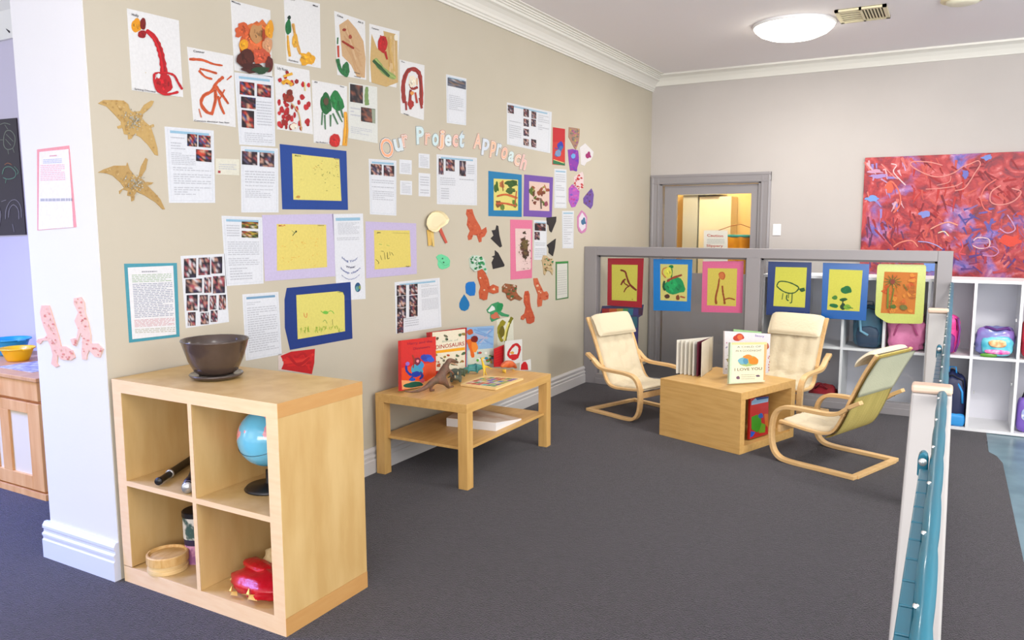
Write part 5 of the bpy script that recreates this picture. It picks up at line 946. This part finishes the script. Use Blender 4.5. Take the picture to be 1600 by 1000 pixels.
def d(a):
    r_ = random.Random(13)
    for i in range(30): a.blob(*Q4(r_.gauss(895,12),r_.gauss(330,45)), r_.uniform(1,3.6), r_.uniform(1.2,4.4), r_.choice([(90,80,40),(70,56,40),(110,90,50),(96,60,50)]), j=.4)
    for i in range(60): a.blob(*Q4(min(max(r_.gauss(890,30),830),940),min(max(r_.gauss(370,80),195),500)), r_.uniform(.3,.9), r_.uniform(.3,1), (120,90,80), n=7)
framed('painting', [(797,343),(831.6,344),(831,434.4),(797.6,437)], [(804.6,357),(829,357.6),(829,421),(806,424)], (226,120,156), (230,202,198), 'pink framed brown splatter picture between the bats', draw=d)
def d(a):
    Y5 = lambda x, y: (740+x/4.545, 180+y/4.545); a.poly([Y5(562,85),Y5(648,98),Y5(648,190),Y5(562,190)], (196,36,44)); a.blob(*Y5(615,215), 5, 6, (50,60,170)); a.stroke([Y5(580,290),Y5(605,260),Y5(625,220)], 6, (60,110,170)); a.blob(*Y5(600,270), 5, 5, (120,150,190)); a.stroke([Y5(575,235),Y5(600,240)], 2.4, (90,60,150)); a.poly([Y5(562,318),Y5(645,335),Y5(648,358),Y5(562,345)], (40,120,80)); a.stroke([Y5(565,315),Y5(640,340)], 1.6, (230,200,130))
o = sheet('book_cover_print', [(863.7,198.7),(882.6,201.6),(882.6,258.8),(863,257)], (206,56,50), WALL, label='red book cover picture with a blue dinosaur pinned right of the word Approach', cat='poster'); a = Art(WALL); d(a); a.build('cover_print', o)
# ---- cut-outs
def cutout(pts, f, col, label, draw=None, cat='cutout', pl=WALL, t=.003, name='paper_cutout', spots=None, m=PR, group=None):
    q = [f(*p) for p in pts]; o = sheet(name, q, col, pl, t, label, cat, group, m=m)
    if spots or draw:
        a = Art(pl, t+.0004); r_ = random.Random(len(pts)*7+int(q[0][0]))
        if spots:
            n, cols_, w_ = spots; us = [p[0] for p in q]; vs = [p[1] for p in q]; k = 0; tries = 0
            def inside(x, y):
                c_ = False; j = len(q)-1
                for i in range(len(q)):
                    if (q[i][1] > y) != (q[j][1] > y) and x < (q[j][0]-q[i][0])*(y-q[i][1])/(q[j][1]-q[i][1])+q[i][0]: c_ = not c_
                    j = i
                return c_
            while k < n and tries < 4000:
                tries += 1; x, y = r_.uniform(min(us),max(us)), r_.uniform(min(vs),max(vs)); w2 = w_*r_.uniform(.5,1.1)
                if all(inside(x+dx*w2*.8, y+dy*w2*.8) for dx, dy in ((1,0),(-1,0),(0,1),(0,-1))): a.blob(x, y, w2, w2*.8, r_.choice(cols_), n=9, j=.3); k += 1
        if draw: draw(a)
        if a.mb.f: a.build('painted_marks', o)
    return o
F5 = lambda x, y: (130+x/4.167, 140+y/4.167)
gold = [(196,160,96),(184,144,80),(206,176,120),(176,140,84)]
def body(cx, cy, r1, r2):
    def f(a):
        r_ = random.Random(3)
        for i in range(70): x, y = r_.gauss(cx,r1), r_.gauss(cy,r2); a.blob(*F5(x,y), r_.uniform(.6,1.5), r_.uniform(.6,1.4), r_.choice([(170,166,150),(150,146,130),(190,190,176),(140,136,116)]), n=6)
    return f
cutout([(95,90),(130,68),(200,68),(260,72),(290,95),(300,130),(318,145),(370,140),(395,100),(440,72),(458,75),(445,105),(410,140),(385,160),(380,185),(400,210),(430,235),(455,225),(460,240),(440,250),(460,310),(480,380),(485,430),(465,425),(420,360),(370,310),(330,290),(312,320),(292,325),(290,295),(265,290),(255,250),(225,255),(220,240),(245,230),(245,210),(200,160),(150,110)], F5, (196,162,100), 'gold pterosaur cutout with a glittery grey body, upper of the two', body(318,205,28,34), spots=(60,gold,2))
cutout([(95,540),(130,520),(200,495),(280,495),(285,475),(300,520),(345,575),(360,560),(375,500),(405,445),(418,455),(405,520),(370,575),(400,600),(455,605),(440,618),(415,625),(460,670),(500,715),(530,780),(515,780),(470,735),(400,690),(345,665),(330,690),(330,720),(312,728),(310,695),(285,690),(290,660),(255,650),(235,680),(232,660),(265,640),(240,605),(190,560),(150,545)], F5, (186,152,94), 'gold pterosaur cutout with a pale wing tip, lower of the two', body(330,610,34,28), spots=(60,gold,2))
org = [(196,84,50),(184,70,44),(214,110,70),(206,96,60)]
cutout([(705,30),(740,28),(748,60),(760,90),(790,140),(800,165),(830,145),(835,175),(820,205),(800,215),(800,240),(785,245),(770,200),(745,195),(735,225),(715,230),(710,205),(725,170),(705,130),(712,85),(700,60)], Q3, (200,92,58), 'orange dinosaur cutout right of the paper plate jellyfish', spots=(36,org,1.6))
blk = (40,38,42)
cutout([(678,160),(690,165),(700,240),(720,325),(705,333),(660,290),(632,262),(655,240),(640,200),(670,195)], Q4, blk, 'black paper bat left of the pink frame, upper one', group='black paper bats')
cutout([(665,355),(690,375),(740,470),(735,482),(650,502),(640,450),(658,415),(640,405),(665,395)], Q4, blk, 'black paper bat left of the pink frame, lower one', group='black paper bats')
cutout([(1068,100),(1142,92),(1140,130),(1105,215),(1090,200),(1085,160),(1070,150)], Q4, blk, 'black paper bat right of the pink frame, upper one', t=.006, group='black paper bats')
cutout([(1070,315),(1110,285),(1138,265),(1130,340),(1115,400),(1085,375),(1085,340)], Q4, blk, 'black paper bat right of the pink frame, lower one', t=.006, group='black paper bats')
cutout([(435,640),(440,615),(460,602),(500,600),(512,620),(512,680),(505,708),(470,712),(440,690)], Q4, (8,114,196), 'blue paper blob directly above the blue teardrop')
cutout([(425,700),(445,730),(462,760),(466,785),(455,815),(430,830),(402,822),(388,800),(388,770),(402,735)], Q4, (8,114,176), 'blue paper teardrop cutout')
grn = [(30,130,76),(24,110,60),(220,230,222),(60,160,100)]
cutout([(462,420),(485,395),(520,395),(560,405),(582,430),(585,480),(600,510),(595,540),(560,500),(525,515),(500,520),(470,490)], Q4, (196,214,200), 'crumpled green and white paper shape above the orange figure', spots=(40,grn,2.4), t=.008)
cutout([(530,505),(575,490),(585,530),(610,580),(622,640),(650,622),(690,640),(690,685),(650,695),(610,680),(600,740),(575,745),(545,730),(540,680),(552,640),(530,570)], Q4, (196,90,54), 'orange figure cutout with cream legs below the green crumpled paper', spots=(26,org+[(226,206,176)],2.2), t=.006)
cutout([(720,640),(745,615),(790,620),(835,630),(830,680),(850,710),(880,730),(860,748),(820,735),(790,750),(760,730),(750,690),(722,680)], Q4, (150,90,56), 'brown and olive animal cutout below the pink frame', spots=(30,[(90,90,50),(140,70,44),(176,90,60),(60,100,60),(200,190,170)],2.2), t=.005)
cutout([(900,675),(925,672),(935,700),(938,760),(945,800),(975,880),(970,915),(940,930),(915,925),(905,880),(885,900),(866,895),(870,870),(895,850),(905,800),(890,760),(892,710)], Q4, (196,84,54), 'orange cutout shaped like a bent figure, lowest on the wall', spots=(26,org,2), t=.004)
cutout([(965,575),(995,572),(1010,610),(1030,650),(1045,680),(1070,675),(1083,700),(1080,735),(1055,745),(1035,740),(1030,790),(1000,798),(995,760),(1000,700),(985,660),(970,620)], Q4, (204,104,70), 'orange dinosaur cutout beside the green edged notice', spots=(24,org+[(226,190,160)],2), t=.004)
cutout([(600,820),(640,775),(690,758),(720,780),(725,810),(710,835),(740,850),(778,860),(770,875),(720,870),(690,850),(705,885),(640,915),(628,890),(630,850),(608,842)], Q4, (60,150,100), 'green winged cutout with a salmon patch above the olive leaf card', draw=lambda a: (a.poly([Q4(608,830),Q4(640,785),Q4(660,800),Q4(665,820),Q4(620,838)], (226,232,228)), a.blob(*Q4(665,868), 7, 5, (206,110,84), j=.3), a.blob(*Q4(700,800), 4.4, 7, (24,140,80), ang=.5)))
cutout([(1030,430),(1040,395),(1065,395),(1085,420),(1115,420),(1120,460),(1105,480),(1118,510),(1112,550),(1095,520),(1070,510),(1055,550),(1045,540),(1040,480)], Q4, (196,170,130), 'flower-like cutout of green and brown loops above the green edged notice', spots=(34,[(40,130,90),(150,90,60),(206,190,150),(120,110,60)],1.6), t=.005)
cutout([(505,340),(520,325),(540,322),(560,330),(580,340),(595,362),(592,400),(575,412),(545,420),(525,412),(515,390),(518,365)], Q3, (110,214,160), 'mint green scalloped cutout with two dots below the jellyfish', draw=lambda a: (a.blob(*Q3(545,350), 1.3, 1.3, (50,110,80)), a.blob(*Q3(552,375), 1.3, 1.3, (50,110,80)), a.stroke([Q3(525,365),Q3(560,395),Q3(585,385)], .6, (80,180,130))))
# paper plate jellyfish
t = empty('plate_jellyfish', WALL.at(678,372), 'cream paper plate jellyfish with yellow and red ribbon tails', 'craft')
c0 = WALL.at(*Q3(497,108)); b = MB(); vs = []; rr_ = [0,.5,.78,.86,1.0]
P_ = [WALL.at(*Q3(*p)) for p in [(425,130),(428,95),(440,70),(465,45),(490,38),(515,40),(540,50),(560,70),(575,95),(565,120),(545,135),(520,150),(505,170),(488,178),(465,175),(440,160)]]
for k, hgt in zip(rr_, (.018,.018,.014,.010,.020)):
    for p in P_: q_ = c0+(p-c0)*max(k,.01); vs.append((hgt, q_.y, q_.z))
K = len(P_); b.add(vs, [(j*K+i, j*K+(i+1)%K, (j+1)*K+(i+1)%K, (j+1)*K+i) for j in range(4) for i in range(K)]); b.build('paper_plate', mat('cream_paper_plate',(228,214,174),.7), t, smooth=False)
for pts, c_ in (([(440,165),(462,160),(470,210),(478,262),(450,268),(446,215)],(226,186,100)),([(462,160),(484,170),(488,225),(490,272),(474,268),(470,210)],(232,200,120)),([(512,150),(530,138),(552,190),(576,246),(562,252),(535,200)],(206,90,72))):
    b = MB(); P2 = [WALL.at(*Q3(*p)) for p in pts]; b.prism([Vector((.006,p.y,p.z)) for p in P2], (1,0,0), .001, c_); b.build('ribbon', PR, t)
F7 = lambda x, y: (740+x/4.545, 180+y/4.545)
cutout([(675,85),(715,90),(752,97),(750,150),(745,190),(725,245),(715,235),(672,155)], F7, (170,130,110), 'marbled pink, grey and yellow paper piece, top of the cluster near the corner', spots=(30,[(196,100,140),(120,120,110),(196,170,70),(150,90,130)],1.8))
cutout([(752,230),(770,215),(790,200),(815,225),(850,260),(845,290),(830,320),(800,335),(785,360),(760,350),(758,300)], F7, (226,222,224), 'white butterfly paper with a magenta wing near the corner', draw=lambda a: a.blob(*F7(812,285), 4.5, 5, (160,40,110), j=.3))
cutout([(668,245),(700,240),(740,250),(746,300),(745,340),(735,370),(730,400),(705,392),(685,395),(675,330)], F7, (140,60,170), 'purple marbled paper butterfly with a light blue centre', spots=(20,[(160,50,160),(110,60,180),(190,70,170)],2), draw=lambda a: a.blob(*F7(705,290), 3.4, 4, (110,170,226)))
cutout([(710,440),(740,420),(770,400),(780,430),(778,480),(775,520),(740,530),(712,495)], F7, (226,206,206), 'white paper piece with red marks in the cluster near the corner', spots=(22,[(206,40,44),(190,30,40)],1.6))
cutout([(675,520),(700,490),(725,515),(750,540),(745,600),(730,630),(720,650),(695,655),(675,610)], F7, (176,90,190), 'violet and pink marbled paper piece in the cluster near the corner', spots=(20,[(120,90,190),(206,100,180),(190,60,150)],2))
cutout([(778,590),(800,560),(835,520),(845,540),(852,565),(848,600),(845,640),(830,665),(800,640),(780,625)], F7, (110,80,160), 'dark violet butterfly paper, rightmost of the cluster', spots=(14,[(90,60,140),(130,100,190),(110,60,60)],1.6))
cutout([(735,720),(765,675),(790,695),(805,725),(800,810),(790,830),(765,840),(745,825),(735,790)], F7, (206,130,180), 'pink hexagon cutout with a white and blue centre, lowest of the cluster', draw=lambda a: (a.poly([F7(745,730),F7(768,690),F7(795,730),F7(792,800),F7(765,825),F7(745,790)], (226,220,230)), a.blob(*F7(778,755), 4, 5.4, (60,110,150), j=.3)))
# letters of the wall heading, each one its own cut-out
LT = [('O',(157,540),28,(86,130),(250,178,140),(120,130,140),-12),('u',(221,524),16,(50,78),(214,230,236),(140,160,170),-14),('r',(258,500),14,(34,76),(236,190,170),(196,120,110),-10),
      ('P',(343,470),16,(46,112),(206,232,236),(130,170,180),-2),('r',(385,490),12,(30,70),(240,186,160),(206,130,110),2),('o',(428,494),16,(40,76),(206,236,240),(120,160,170),2),('j',(462,495),12,(30,125),(246,196,160),(206,130,100),3),('e',(499,498),15,(40,72),(224,240,244),(140,170,180),3),('c',(539,500),12,(32,74),(246,190,170),(206,120,110),4),('t',(574,496),12,(32,94),(206,230,240),(130,160,180),5),
      ('A',(665,502),18,(48,96),(246,196,170),(206,130,100),6),('p',(708,535),15,(42,104),(214,226,240),(150,160,180),8),('p',(750,548),13,(32,104),(250,196,160),(206,130,110),9),('r',(782,550),10,(26,74),(214,230,240),(140,160,180),12),('o',(813,570),14,(38,76),(250,190,160),(206,130,120),14),('a',(852,588),13,(34,62),(214,236,236),(140,170,170),16),('c',(886,607),13,(36,72),(246,200,176),(206,140,120),17),('h',(923,620),14,(34,96),(240,190,180),(206,140,140),18)]
for i, (ch, (x, y), _, (w_, h_), cf, co, sk) in enumerate(LT):
    u, v = K2(x, y); w_, h_ = w_/3.572*.80, h_/3.572*.80
    word = ('Our','Project','Approach')[0 if i < 3 else 1 if i < 10 else 2]
    nth = {0:'first',3:'first',10:'first'}.get(i)
    pos = i-(0 if i < 3 else 3 if i < 10 else 10); ordn = ('first','second','third','fourth','fifth','sixth','seventh','eighth')[pos]
    def put(off, col, lift, par=None, thick=.0006):
        vs, fs = glyphs(ch, off); v0, _f = glyphs(ch, 0.0); xs = [p.x for p in v0]; ys = [p.y for p in v0]; cx, cy = (min(xs)+max(xs))/2, (min(ys)+max(ys))/2; sx, sy = w_/(max(xs)-min(xs)), h_/(max(ys)-min(ys)); an = R(sk*.8)
        b = MB(); pts = []
        for p in vs:
            dx, dy = (p.x-cx)*sx, -(p.y-cy)*sy; pts.append(WALL.at(u+dx*math.cos(an)-dy*math.sin(an), v+dx*math.sin(an)+dy*math.cos(an), lift))
        b.flat = True; b.add(pts, fs, col); 
        return b.build('paper_letter' if par is None else 'letter_face', PR, par)
    o = put(.055, co, .002); tag(o, 'cut-out paper letter %s in a pale outline, %s letter of the word %s' % (ch, ordn, word), 'letter', 'letters of the wall heading')
    put(.035, (232,230,226), .0024, o); put(.008, cf, .0028, o)

# ---------------------------------------------------------------- on the end of the wall
E2 = lambda x, y: (x*.25, 180+y*.25); E3 = lambda x, y: (x/4.545, 400+y/4.545)
o = sheet('notice', [E2(240,215),E2(440,190),E2(485,700),E2(242,720)], (232,150,160), END, label='pink backed notice on the white end of the wall', cat='notice')
o.location.y -= .004
ENDA = Plane((0,YE-.004,0),(0,-1,0))
s = sheet('text_sheet', [E2(250,230),E2(432,212),E2(462,700),E2(244,716)], (236,232,238), ENDA, .0008, parent=o, lift=.0018); s.location.y += .004; s.location.y -= 0
a = Art(ENDA, .0032); a.lines([E2(315,248),E2(360,245),E2(360,262),E2(315,264)], (226,160,170), 1); a.lines([E2(275,275),E2(390,268),E2(390,300),E2(275,305)], (176,186,224), 3); a.lines([E2(258,310),E2(408,305),E2(412,408),E2(258,412)], (236,180,190), 9); a.lines([E2(258,515),E2(455,512),E2(455,540),E2(258,542)], (176,176,190), 1, th=.6); x_ = a.build('print', s); 
salm = [(236,176,156),(224,140,124),(240,196,176),(214,120,106)]
cutout([(300,350),(355,350),(372,400),(395,480),(420,560),(440,640),(470,640),(520,670),(540,720),(510,740),(440,735),(415,700),(410,760),(425,780),(400,790),(370,765),(380,700),(365,640),(345,600),(310,600),(290,625),(262,610),(275,590),(320,580),(340,560),(315,500),(300,450),(290,400)], E3, (238,190,170), 'salmon painted dinosaur cutout on the white wall end, left one', pl=ENDA, spots=(40,salm,1.8), t=.004)
cutout([(530,300),(580,290),(605,330),(610,400),(635,480),(650,560),(650,620),(700,620),(740,660),(715,720),(680,715),(640,670),(625,700),(620,735),(590,735),(585,690),(590,600),(580,540),(560,600),(545,640),(520,630),(505,590),(550,580),(560,520),(535,460),(560,400),(530,340)], E3, (238,196,178), 'salmon painted dinosaur cutout on the white wall end, right one', pl=ENDA, spots=(40,salm,1.8), t=.004)

# ---------------------------------------------------------------- left room: cabinet, bowls, chalk board
cx0, cx1, cy0, cy1, ch_ = -2.05, -1.13, -5.575, -5.09, .618
t = empty('pine_cabinet', ((cx0+cx1)/2,(cy0+cy1)/2,0), 'orange pine cabinet with drawer and panelled door left of the white wall end', 'cabinet')
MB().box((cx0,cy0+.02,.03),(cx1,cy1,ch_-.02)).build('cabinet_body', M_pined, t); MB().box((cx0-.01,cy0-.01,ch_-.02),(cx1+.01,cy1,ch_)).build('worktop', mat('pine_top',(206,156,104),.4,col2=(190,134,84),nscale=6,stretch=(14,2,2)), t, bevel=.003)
MB().box((cx0,cy0-.005,0),(cx1+.01,cy1,.03)).build('plinth', M_pine, t)
for x0, x1 in ((-1.61,-1.135),(-2.05,-1.62)):
    dr = MB().box((x0,cy0,.50),(x1,cy0+.02,.595)).build('drawer', M_pine, t, bevel=.002)
    xk = x0+.10 if x0 > -1.7 else x0+.2
    b = MB(); q = Matrix.Rotation(R(90),3,'X'); xk = -1.50 if x0 > -1.7 else -1.85; b.lathe([(.008,0),(.008,.012),(.018,.02),(.02,.028),(.014,.036),(.001,.038)], (xk,cy0,.545), 16, M=q); b.build('knob', M_pine, dr, smooth=True)
    b = MB(); b.box((x0,cy0,.04),(x0+.07,cy0+.02,.485)); b.box((x1-.10,cy0,.04),(x1,cy0+.02,.485)); b.box((x0+.07,cy0,.43),(x1-.10,cy0+.02,.485)); b.box((x0+.07,cy0,.04),(x1-.10,cy0+.02,.11))
    if x0 > -1.7: b.box((-1.49,cy0,.11),(-1.41,cy0+.02,.43))
    do = b.build('door', M_pine, t, bevel=.002); MB().box((x0+.07,cy0+.012,.11),(x1-.10,cy0+.018,.43)).build('frosted_panel', mat('frosted_panel',(214,200,170),.5), do)
def plastic_bowl(c, r, h, m, label):
    t = empty('plastic_bowl', c, label, 'bowl'); x,y,z = c
    MB().lathe([(.001,z),(r*.6,z),(r*.68,z+h*.1),(r*.9,z+h*.8),(r,z+h),(r*1.06,z+h),(r*1.06,z+h-.006),(r*1.0,z+h-.006),(r*.86,z+h*.8),(r*.64,z+h*.16),(.001,z+h*.12)], (x,y,0), 32).build('bowl_body', m, t, smooth=True)
    b = MB(); b.box((x+r*1.0,y-.02,z+h-.008),(x+r*1.25,y+.02,z+h)); b.build('lip_handle', m, t, bevel=.003)
plastic_bowl((-1.74,-5.33,ch_), .085, .072, mat('yellow_plastic',(244,186,20),.35), 'yellow plastic bowl on the pine cabinet')
plastic_bowl((-1.97,-5.24,ch_), .10, .095, mat('blue_plastic',(28,150,206),.35), 'blue plastic bowl behind the yellow bowl')
plastic_bowl((-1.80,-5.50,ch_), .055, .03, mat('orange_plastic',(230,110,40),.35), 'shallow orange dish at the left edge on the pine cabinet')
t = empty('newspaper', (-1.5,-5.40,ch_), 'printed paper mat lying on the pine cabinet', 'paper'); b = MB(); b.box((-1.62,-5.5,ch_),(-1.3,-5.25,ch_+.002)); b.build('sheet', mat('newsprint',(196,190,196),.7,col2=(120,116,130),nscale=24), t)
FW = Plane((0,-5.05,0),(0,-1,0)); B0 = lambda x, y: (x*.25, 180+y*.25)
o = sheet('chalk_drawing_board', [(-60,192),(27.5,184.5),(42.5,366.5),(-60,370)], (44,34,48), FW, .006, lift=.003, label='black board of chalk drawings seen left of the white wall end', cat='board')
a = Art(FW, .0096); gr = (120,130,116)
for c_, ln in ((gr,[(10,60),(40,50),(75,60)]),(gr,[(40,60),(60,90)]),(gr,[(35,130),(50,100),(80,100),(105,140),(95,200),(60,215),(35,190),(35,130)]),(gr,[(45,150),(80,190)]),(gr,[(0,155),(30,155)]),(gr,[(60,215),(65,245)]),(gr,[(90,205),(100,235)]),(gr,[(50,120),(95,165)]),((150,90,60),[(40,310),(60,300),(85,310)]),((90,140,120),[(25,370),(40,330),(80,325),(110,360),(100,390),(60,400),(30,390)]),((90,140,120),[(50,400),(45,425)]),((90,130,110),[(100,320),(125,350),(120,370)]),((130,124,134),[(45,650),(50,590),(75,540),(110,530),(140,570),(145,640)]),((130,124,134),[(65,640),(70,590),(95,560),(125,590),(130,650)]),((130,124,134),[(90,680),(100,730)]),((130,124,134),[(0,560),(15,620),(5,700)]),((130,124,134),[(20,540),(50,530)])): a.stroke([B0(*p) for p in ln], 1.1, c_)
a.build('chalk_lines', o)
b = MB(); b.tube([FW.at(-10,8,.03),FW.at(0,18,.03),FW.at(9,30,.03),FW.at(17,44,.03),FW.at(24,52,.03)], .006, 6); tag(b.build('hanging_wire', mat('black_wire',(40,34,40),.5), smooth=True), 'thin black wire hanging near the ceiling at the top left edge', 'wire')
# a hair of air under things that stand on others
for n_, dz in (('globe',.0008),('recorder',.001),('torch',.001),('bamboo_steamer',.0008),('tin',.0008),('ring_binder',.0008),('gift_bag',.0),('picture_book',.0025),('board_book',.001),('ceramic_bowl',.0006),('puzzle_board',.0008)):
    for o in C.objects:
        if o.parent is None and o.name.split('.')[0] == n_: o.location.z += dz
